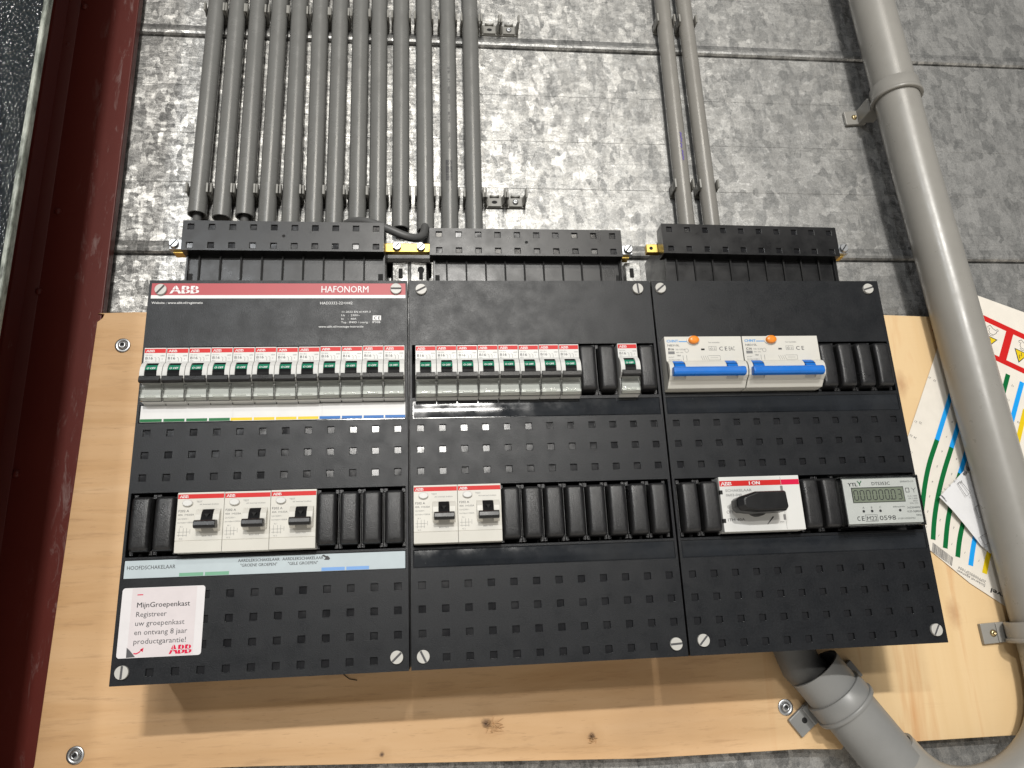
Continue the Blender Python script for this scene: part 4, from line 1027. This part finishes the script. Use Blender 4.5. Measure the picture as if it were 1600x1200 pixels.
def make_rcbo(rating, eac, label, x, y):
    og = (0, 0, 0); t = thing('three_phase_breaker', label, 'circuit breaker', og, 'two blue handled breakers of the meter box')
    w = 70.3; F = -14.0
    mb = MB()
    low = [(0, 20), (0, F), (22.4, F), (23.4, F - 1.2), (31, F - 1.5), (36, F - 2), (40.4, F - 1.2), (41.2, F + .4), (46.4, F + 5), (46.4, 20)]
    sh = [(22.8, F + 1), (23.2, F - 1.0), (25, F - 4.0), (28, F - 6.0), (33, F - 6.5), (37.5, F - 5.0), (40, F - 1.5), (40.4, F + 1)]
    mb.bar(low, .2, w); mb.bar(sh, .2, 4.4); mb.bar(sh, 14.6, 51.5); mb.bar(sh, 61.5, w)
    mb.build('body', 'cream', t, og, bevel=.4)
    mb = MB()
    tabp = [(22.9, F + 1), (23.2, F - 1.4), (25, F - 4.0), (28, F - 6.6), (31, F - 8.5), (33, F + 1)]
    mb.bar(tabp, 4.7, 14.3); mb.bar(tabp, 51.8, 61.2)
    hb = [(31.0, F - 6), (31.2, F - 10), (32.4, F - 11.8), (36.6, F - 12.2), (38.4, F - 10.8), (39.0, F - 8), (38.4, F - 5)]
    mb.bar(hb, 2.0, 66.4); mb.build('toggle_bar', 'blue_handle', t, og, bevel=.8, seg=3)
    mb = MB()
    for a, b_ in ((4.7, 14.3), (51.8, 61.2)): mb.bar([(27.0, F - 5.9), (27.5, F - 6.4), (27.5, F - 5), (27.0, F - 5)], a, b_)
    mb.build('tab_groove', 'inner', t, og)
    mb = MB(); mb.lathe(26.0, 3.6, [(5.9, F), (5.9, F - .7), (5.2, F - .9), (4.9, F - .9)], 28); mb.v = [(x_, 3.9 + (y_ - 3.6) * .74, d_) for x_, y_, d_ in mb.v]; mb.build('button_collar', 'cream', t, og)
    mb = MB(); mb.lathe(26.0, 3.6, [(4.7, F - .5), (4.7, F - 3.2), (4.2, F - 3.8), (2, F - 4.0)], 28); mb.v = [(x_, 3.9 + (y_ - 3.6) * .74, d_) for x_, y_, d_ in mb.v]; mb.build('test_button', 'orange', t, og)
    mb = MB(); mb.text('CHNT', 2.0, 5.4, 3.3, F - .08, 0, .02, width=10.5); mb.rect(12.8, 20.6, 4.4, 5.2, F - .08); mb.build('lettering', 'bink', t, og)
    mb = MB(); d = F - .08
    mb.text('NB310L', 2.2, 9.2, 2.7, d, 0, .008, width=11); mb.text(rating, 2.6, 12.8, 2.9, d, 2, .02, width=5.2); mb.text('Idn 0,03A' if eac else 'Idn 0,3A', 9.4, 12.8, 2.1, d, 1, 0, width=8.5)
    mb.rect(2.4, 8.2, 13.8, 16.4, d, 1); mb.text('400V~ 50Hz', 9.4, 15.4, 1.5, d, 1, 0, width=6.5); mb.text('10kA', 9.8, 18.4, 2, d, 0, .01, width=3.6)
    mb.text('IEC/EN 61009-1', 2.4, 22.2, 1.5, d, 1, 0, width=11); mb.text('ACNT', 2.4, 19.8, 1.5, d, 1, 0, width=5)
    for a in (15.4, 18.6): sheet_strip(mb, [(a, 17.6), (a, 22.2)], .35, d, 1)
    sheet_strip(mb, [(19.2 + 1.7 * math.cos(q * .7), 13.2 + 1.7 * math.sin(q * .7)) for q in range(10)], .3, d, 1)
    mb.text('Test maandelijks', 39.5, 6.4, 1.8, d, 1, 0, width=10.5)
    for (a0, a1, b0, b1) in ((39.5, 46.5, 9.4, 9.65), (39.5, 46.5, 13.0, 13.25), (39.5, 39.75, 9.4, 13.2), (46.3, 46.55, 9.4, 13.2), (42, 42.2, 9.4, 13.2)): mb.rect(a0, a1, b0, b1, d, 1)
    mb.text('K1Z', 40.2, 12.5, 2.6, d, 1, 0, width=5.6)
    mb.text('C E', 48.8, 13.4, 5.2, d, 0, .012, width=7.4)
    if eac: mb.text('EAC', 57.6, 13.4, 5.2, d, 0, .0, width=5.6)
    for q in range(4): sheet_strip(mb, [(31.6 + q * 1.9, 18.2), (33.2 + q * 1.9, 22.8)], .25, d, 1)
    for (a0, a1, b0, b1) in ((38.4, 49, 18.0, 18.25), (38.4, 49, 22.0, 22.25), (48.8, 49.05, 18, 22.2), (40, 47, 20, 20.25)): mb.rect(a0, a1, b0, b1, d, 1)
    mb.build('lettering', ['gink', 'lgink', 'ink'], t, og)
    mb = MB(); mb.rect(32.4, 35.6, 11.4, 13.0, d - .02, 0); mb.build('trip_window', 'inner' if eac else 'gink', t, og)
    t.location = W(x, y, 0); return t
make_rcbo('B16', True, 'wide cream breaker with blue bar and orange button, marked B16', START[2][0] - .6, -74.6)
make_rcbo('C16', False, 'wide cream breaker with blue bar and orange button, marked C16', START[2][0] + 4 * MOD - .2, -74.6)

# rotary main switch
x0, y0 = START[2][1] + 2 * MOD - 1.4, 50.6
t = thing('rotary_switch', 'white main switch with red band and large black rotary knob', 'main switch', (x0, y0, 0)); og = (0, 0, 0)
F = -12.0; w = 70.4
mb = MB(); mb.bar([(0, 20), (0, F), (45.6, F), (45.6, 20)], .2, w); mb.build('body', 'white', t, og, bevel=.4)
mb = MB(); mb.rect(.5, 54, 3.4, 7.9, F - .08); mb.rect(54.3, w - .3, 3.4, 7.9, F - .08, 1); mb.build('brand_band', ['red', 'rink'], t, og)
mb = MB(); abb(mb, 1.6, 7.2, 3.1, F - .16, 0, 1, 9.2); mb.build('brand_lettering', ['wink', 'red'], t, og); mb = MB(); mb.text('I ON', 26, 7.0, 3.9, F - .16, 0, .03, width=9.5); mb.build('lettering', ['wink', 'red'], t, og)
mb = MB(); d = F - .08
mb.text('SCHAKELAAR', 4.8, 12.6, 3.0, d, 0, .01, width=23); mb.text('0603-040', 4.8, 16.4, 3.0, d, 0, .01, width=14)
mb.text('0', 4.8, 26.4, 3.6, d); mb.text('OFF', 3.6, 30.6, 3.6, d, 0, 0, width=6.5); mb.text('ITH 40A', 3.8, 37.0, 3.4, d, 1, 0, width=15)
mb.text('ETIM', 48.5, 39.4, 1.5, d, 1, 0, width=3.6)
mb.rect(53.9, 54.1, 1.0, 45, d + .02, 1)
mb.build('lettering', ['lgink', 'gink'], t, og)
mb = MB()
for (a, b_) in ((0.1, 11.2), (0.1, 34.8)): mb.box(a, a + 2.3, b_, b_ + 3.4, F - .1, F + 3, 0)
mb.build('side_notch', 'inner', t, og)
mb = MB()
for (a, b_, h_) in ((53.0, 8.8, 4.6), (52.2, 32.6, 4.6)): mb.prism(rrect(a, a + 2.2, b_, b_ + h_, .3), F - .12, F + .1, 0)
mb.build('latch_slot', 'lgink', t, og)
# knob: straight grip with a tapering nose towards the left
kn = [(6.0, 21.4), (8.5, 19.4), (22, 15.6), (47.4, 15.6), (48.4, 29.2), (46.6, 32.0), (21.5, 32.6), (8.5, 31.0), (6.0, 27.6)]
kt = [(11.2, 22.0), (12.8, 20.2), (22.6, 16.8), (46.6, 16.8), (47.4, 29.2), (45.6, 30.6), (22.4, 31.0), (13.0, 29.4), (11.2, 26.6)]
cx_, cy_ = 29.0, 24.6
mb = MB(); n = len(kn)
v = [(a, b_, F - 6) for a, b_ in kn] + [(a, b_, F - 19) for a, b_ in kn] + [(a, b_, F - 22.5) for a, b_ in kt]
f = [tuple(range(n))[::-1]] + [(k_ * n + i, k_ * n + (i + 1) % n, (k_ + 1) * n + (i + 1) % n, (k_ + 1) * n + i) for k_ in range(2) for i in range(n)] + [tuple(range(2 * n, 3 * n))]
mb.add(v, f); kb = mb.build('knob', 'dark', t, og, bevel=.8, seg=3, angle=20)
mb = MB(); mb.lathe(cx_, cy_, [(9.5, F), (9.5, F - 5.8), (9.2, F - 6.2), (6, F - 6.2)], 40); mb.build('knob_base', 'dark', t, og)
mb = MB()
tri = [(18.0, 24.2), (24.6, 20.6), (24.6, 27.6)]
sheet_strip(mb, tri + [tri[0]], .5, F - 22.56); mb.build('arrow_mark', 'inner', kb, og)
mb = MB(); mb.disc(8.0, 24.6, 1.5, F - 15, F - 13, 12); mb.prism([(7.4, 23.2), (7.9, 23.0), (7.9, 26.2), (7.4, 26.0)], F - 17.5, F - 12.5); mb.build('nose_hole', 'inner', kb, og)
mb = MB(); sheet_strip(mb, [(43.6, 34.2), (37.6, 40.4)], [1.2, .5], F - .1); mb.build('pointer_mark', 'ink', t, og)

# energy meter
x0, y0 = START[2][1] + 8 * MOD - 3.6, 54.0
t = thing('energy_meter', 'white electricity meter with grey digital display reading 000000.03', 'electricity meter', (x0, y0, 0))
F = -18.0; w = 70.0; hgt = 42.5
mb = MB(); mb.prism(rrect(1.5, w - 1.5, 1.5, hgt - 1.5, 1.5), -14.5, 20); mb.build('body', 'lgrey', t, og)
mb = MB(); mb.box(2.0, w - 2, 2.6, hgt - 2.6, F + .6, -14.6); mb.build('face_plate', 'label_white', t, og)
mb = MB(); mb.prism(rrect(0, w, 0, hgt, 2.4), F - .8, F + .2); o = mb.build('window_cover', 'clear', t, og, bevel=.6)
mb = MB()
for pr_ in (((0, w), (0, 1.0)), ((0, w), (hgt - 1.0, hgt)), ((0, 1.0), (1.0, hgt - 1)), ((w - 1.0, w), (1.0, hgt - 1))): mb.box(*pr_[0], *pr_[1], F + .25, 6)
mb.build('window_wall', 'clear', t, og)
mb = MB(); mb.box(-1.6, 0, 4, 12, -6, 10); mb.build('terminal_block', 'indic', t, og)
d = F + .5
mb = MB(); mb.rect(8.6, 55.4, 9.6, 22.6, d - .02, 0); lf = mb.build('display', 'lcd_frame', t, og)
mb = MB(); mb.rect(9.4, 54.8, 10.4, 22.0, d - .06, 0); lg = mb.build('display_glass', 'lcd', lf, og)
SEG = {'0': 'abcdef', '3': 'abgcd'}
mb = MB()
def digit(ch, x, y, w_, h_):
    th = .78; g = .25
    def hseg(yy): mb.rect(x + g + .2, x + w_ - g - .2, yy - th / 2, yy + th / 2, d - .1)
    def vseg(xx, ya_, yb_): mb.rect(xx - th / 2, xx + th / 2, ya_ + g, yb_ - g, d - .1)
    for s_ in SEG[ch]:
        {'a': lambda: hseg(y), 'g': lambda: hseg(y + h_ / 2), 'd': lambda: hseg(y + h_), 'f': lambda: vseg(x, y, y + h_ / 2), 'b': lambda: vseg(x + w_, y, y + h_ / 2), 'e': lambda: vseg(x, y + h_ / 2, y + h_), 'c': lambda: vseg(x + w_, y + h_ / 2, y + h_)}[s_]()
for i, ch in enumerate('00000003'):
    digit(ch, 10.6 + i * 5.55, 12.2, 3.3, 8.0)
mb.rect(42.9, 44.0, 19.5, 20.7, d - .1)
mb.build('display_digits', 'ink', lg, og)
mb = MB(); d2 = d - .02
mb.text('DTS353C', 27.5, 8.0, 3.9, d2, 0, .012, width=16.5); mb.text('YTL', 6.6, 8.4, 4.2, d2, 0, .02, width=8.2)
mb.text('EN50470-1/3', 53.5, 6.2, 1.9, d2, 1, 0, width=12)
for q, s_ in enumerate('ABC'): mb.text(s_, 16.0 + q * 7.4, 27.4, 2.4, d2, 1); mb.disc(16.6 + q * 7.4, 29.6, 1.15, d2 - .02, d2 + .05, 16, 0)
mb.disc(49.0, 29.6, 1.15, d2 - .02, d2 + .05, 16, 0); mb.text('800imp/kWh', 43.2, 27.2, 1.6, d2, 1, 0, width=10.5)
mb.text('C', 9.6, 37.4, 5.4, d2, 0, .012, width=2.7); mb.text('E', 13.4, 37.4, 5.4, d2, 0, .012, width=2.7)
mb.text('M22', 17.9, 37.4, 5.2, d2, 0, 0, width=9.6); mb.text('0598', 29.4, 37.4, 5.4, d2, 0, 0, width=14.6)
for (a0, a1, b0, b1) in ((17.2, 28.0, 32.6, 32.85), (17.2, 28.0, 38, 38.25), (17.2, 17.45, 32.6, 38.2), (27.8, 28.05, 32.6, 38.2)): mb.rect(a0, a1, b0, b1, d2, 1)
mb.text('3x230/400V', 55.6, 28.4, 2.3, d2, 1, .004, width=12); mb.text('0,25-5(80)A', 55.2, 31.6, 2.3, d2, 1, .004, width=12.4); mb.text('50Hz', 62.5, 34.8, 2.2, d2, 1, 0, width=4.8); mb.text('0120110224743', 45.6, 37.2, 2.0, d2, 1, 0, width=15.5)
for q in range(4): mb.text(('12 S: 1000', '60: 1:400', '2021', 'S.N: 17:2')[q], (57.5, 58.2, 62.0, 58.8)[q], 18.6 + q * 2.0, 1.6, d2, 1, 0, width=(9, 8.2, 4, 7.5)[q])
for (a0, a1, b0, b1) in ((57, 60.4, 11.0, 11.5), (57, 60.4, 14.4, 14.9), (57, 57.5, 11, 14.9), (59.9, 60.4, 11, 14.9)): mb.rect(a0, a1, b0, b1, d2, 1)
for a in ((-1, -1), (1, -1), (0, 1.4)): sheet_strip(mb, [(64.4, 12.8), (64.4 + a[0] * 2.0, 12.8 + a[1] * 1.7)], .4, d2, 1)
mb.build('lettering', ['ink', 'gink'], t, og)
mb = MB()
for a, b_ in ((-1.9, -2.6), (1.9, -2.6), (0, 2.0)): sheet_strip(mb, [(17.0, 6.4), (17.0 + a, 6.4 + b_ * .9)], .75, d2)
mb.build('lettering', 'green', t, og)

# ------------------------------------------------------------------ sticker sheet and folded leaflet on the plywood
DS = DP - 1.2
def S(px, py): return at(px, py, DS)
outl = [(815, -173), (836, -165), (891, -143), (1010, -95), (930, 110), (866, 205), (793, 170), (756, 143), (726.5, 115), (679, 70), (702, 29), (723, -8.5), (781, -112.5)]
mb = MB(); mb.prism(outl, DS, DS + .3)
sh = mb.build('sticker_sheet', 'paper', None, (780, 170, DS)); tag(sh, 'cream sheet of printed stickers behind the thick pipe, lying upside down', 'sticker sheet')
ogS = (780, 170, DS)
def line_px(pts_, w, mat, name='printed_stripe'):
    mb = MB(); sheet_strip(mb, smooth([S(*q) for q in pts_], 2), w, DS - .12); mb.build(name, mat, sh, ogS)
def cpx(x, y): return (1360 + x / 3.75, 640 + y / 3.75)
def dpx(x, y): return (1420 + x / 6.667, 680 + y / 6.667)
line_px([cpx(540, -320), cpx(490, -150), cpx(445, 0), cpx(390, 178)], 5.0, 'sky')
line_px([cpx(390, 178), cpx(345, 310), cpx(320, 430), cpx(308, 530), cpx(300, 600)], 5.0, 'green')
line_px([cpx(580, -130), cpx(530, 40), cpx(475, 222)], 5.0, 'sky')
line_px([cpx(475, 222), cpx(425, 380), cpx(390, 530), cpx(372, 660), cpx(367, 762)], 5.0, 'green')
line_px([cpx(620, 60), cpx(575, 210), cpx(525, 375)], 5.0, 'sky')
line_px([cpx(525, 375), cpx(480, 520), cpx(452, 650), cpx(438, 812)], 5.0, 'green')
line_px([cpx(575, 560), cpx(540, 670), cpx(520, 770), cpx(511, 864)], 5.0, 'green')
line_px([cpx(640, 640), cpx(605, 780), cpx(587, 914)], 5.0, 'sky')
line_px([cpx(730, 740), cpx(690, 850), cpx(668, 960)], 5.2, 'yellow')
line_px([(1575, 585), (1566, 620), (1545, 700)], 5.2, 'green')
line_px([(1597, 597), (1588, 630), (1570, 700), (1555, 760)], 5.2, 'sky')
line_px([(1602, 640), (1590, 690), (1570, 780)], 5.2, 'yellow')
line_px([(1553.5, 576), (1551, 584)], 5.5, 'yellow')
# red hazard band with white cells
def U(t_, s_):   # along band, across band (photo directions on the sheet)
    a = Vector(S(1525, 487)); b_ = Vector(S(1600, 522)); u = (b_ - a).normalized(); n_ = Vector((-u.y, u.x))
    q = a + u * t_ + n_ * s_; return (q.x, q.y)
mb = MB(); mb.poly([U(-40, 0), U(110, 0), U(110, 46), U(-40, 46)], DS - .12); mb.build('hazard_band', 'red', sh, ogS)
for k_ in range(4):
    b0 = -27 + 37 * k_ - 1
    mb = MB(); mb.poly([U(b0, 6.5), U(b0 + 28.5, 6.5), U(b0 + 28.5, 40), U(b0, 40)], DS - .2); cell = mb.build('hazard_cell', 'paper', sh, ogS)
    zero = W(*[-q for q in (0, 0, 0)])
    mb = MB(); mb.poly([U(b0 + 5, 21.5), U(b0 + 22, 21.5), U(b0 + 13.5, 36.5)], DS - .28, 0); mb.poly([U(b0 + 6.6, 22.5), U(b0 + 20.4, 22.5), U(b0 + 13.5, 34.6)], DS - .34, 1)
    sheet_strip(mb, [U(b0 + 13.4, 31), U(b0 + 12, 27), U(b0 + 15, 27.4), U(b0 + 13.5, 23.6)], .8, DS - .4, 0)
    # hand outline
    hand = [(10, 8.5), (7.6, 11), (8.5, 13), (10.5, 11.5), (10, 15), (12, 18), (16, 18), (18.5, 15), (19, 12), (20.5, 10.5), (19.2, 9.5), (17, 11.5), (14, 11), (10, 8.5)]
    sheet_strip(mb, [U(b0 + a, b_) for a, b_ in hand], .55, DS - .28, 0)
    sheet_strip(mb, [U(b0 + 10.8, 19), U(b0 + 13.5, 20.4), U(b0 + 16.6, 19)], .5, DS - .28, 0)
    mb.build('hazard_sign', ['ink', 'yellow'], cell, ogS)
# little numbers, barcode and upside down words
mb = MB(); rr_ = random.Random(3)
for (px, py, s_) in [(*cpx(275, 70), '21'), (*cpx(303, 78), '22'), (*cpx(248, 152), '23'), (*cpx(272, 165), '24'), (*cpx(250, 250), '11'), (*cpx(453, 155), '7'), (*cpx(425, 243), '6'), (*cpx(397, 330), '5'), (*cpx(370, 420), '4'), (*cpx(353, 506), '3'), (*cpx(342, 595), '2'), (*cpx(335, 685), '1'), (*cpx(485, 70), '8'), (*cpx(510, 288), '6'), (*cpx(482, 375), '5'), (*cpx(415, 645), '2'), (*cpx(407, 735), '1'), (*cpx(494, 690), '2'), (*cpx(483, 785), '1'), (*cpx(560, 835), '1'), (*cpx(642, 882), '1'), (1561, 592, '12'), (1585, 603, '12'), (1578, 625, '11'), (1594, 660, '10'), (1586, 681, '9'), (1598, 560, '3'), (1455, 590, '31'), (1463, 595, '32')]:
    x, y = S(px, py); mb.text(s_, x, y, 3.2, DS - .12, 0, 0, rot=math.pi + .6)
x, y = S(1545, 903); x2, y2 = S(1500, 883)
ang = math.pi + math.atan2(S(1541, 911)[1] - S(1501, 889)[1], S(1541, 911)[0] - S(1501, 889)[0])
x, y = S(1541, 908); mb.text('2SPF000002P1004', x, y, 4.2, DS - .12, 0, .0, rot=ang, width=30)
x, y = S(1540, 914); mb.text('Stickervel algemeen', x, y, 3.8, DS - .12, 0, .0, rot=ang, width=31)
mb.build('lettering', 'gink', sh, ogS)
mb = MB(); e1, e0 = Vector(S(1549, 919)), Vector(S(1569, 928.5)); dr_ = (e1 - e0).normalized(); st_ = e1 - dr_ * 39
mb.text('stickervel', st_.x, st_.y, 6.6, DS - .12, 0, .02, rot=math.atan2(dr_.y, dr_.x), width=39)
mb.build('lettering', 'ink', sh, ogS)
mb = MB(); A, B_, C_, D_ = [Vector(S(*cpx(*q))) for q in ((365, 778), (485, 868), (478, 918), (360, 832))]
q = 0.0
while q < 1:
    w_ = rr_.choice((.012, .02, .03)); g_ = rr_.choice((.014, .022))
    e = min(1, q + w_)
    mb.poly([tuple(A.lerp(B_, q)), tuple(A.lerp(B_, e)), tuple(D_.lerp(C_, e)), tuple(D_.lerp(C_, q))], DS - .12); q = e + g_
mb.build('barcode_print', 'gink', sh, ogS)
# folded leaflet
DL = DP - 5.0
def Lf(px, py, d=DL): return (*at(px, py, d), d)
lp = [dpx(300, 648), dpx(555, 385), dpx(900, 200), dpx(1000, 1190), dpx(860, 1230), dpx(760, 1150), dpx(560, 920), dpx(430, 775)]
mb = MB(); vv = [(*at(*q, DL), DL + dd) for q, dd in zip(lp, (-3, -1, 2, 2.5, 1.5, .5, -1.5, -2.4))]
vv2 = [(x, y, d + .35) for x, y, d in vv]; n = len(vv)
mb.add(vv + vv2, [tuple(range(n)), tuple(range(2 * n - 1, n - 1, -1))] + [(i, (i + 1) % n, n + (i + 1) % n, n + i) for i in range(n)])
lf = mb.build('folded_leaflet', 'paper_white', None, vv[4]); tag(lf, 'folded white leaflet with line drawings tucked behind the thick pipe', 'leaflet')
mb = MB(); dl = DL - 3.4
def LP(x, y): return at(*dpx(x, y), dl)
for pl in ([(510, 500), (545, 480), (640, 600), (600, 635), (510, 500)], [(525, 480), (555, 500), (550, 470)], [(690, 750), (760, 705), (800, 830), (735, 860), (690, 750)], [(745, 1055), (830, 1010), (865, 1100), (795, 1145), (745, 1055)], [(640, 625), (650, 635)], [(330, 620), (360, 650), (395, 690)]):
    sheet_strip(mb, [LP(*q) for q in pl], .5, dl)
for (x, y, s_) in ((590, 390, 1.8), (620, 355, 2.2)): mb.disc(*LP(x, y), s_, dl, dl + .1, 10)
for (x, y) in ((350, 600), (380, 575), (430, 535), (480, 490), (500, 465), (345, 640), (360, 650), (375, 665)):
    a, b_ = LP(x, y); mb.text('E', a, b_, 3.0, dl, 0, 0, rot=-.8)
o = mb.build('line_drawing', 'gink', lf, vv[4])

# stray screw under the plywood gap and small marks on the boxes are left to wear in the materials
bpy.context.view_layer.update()
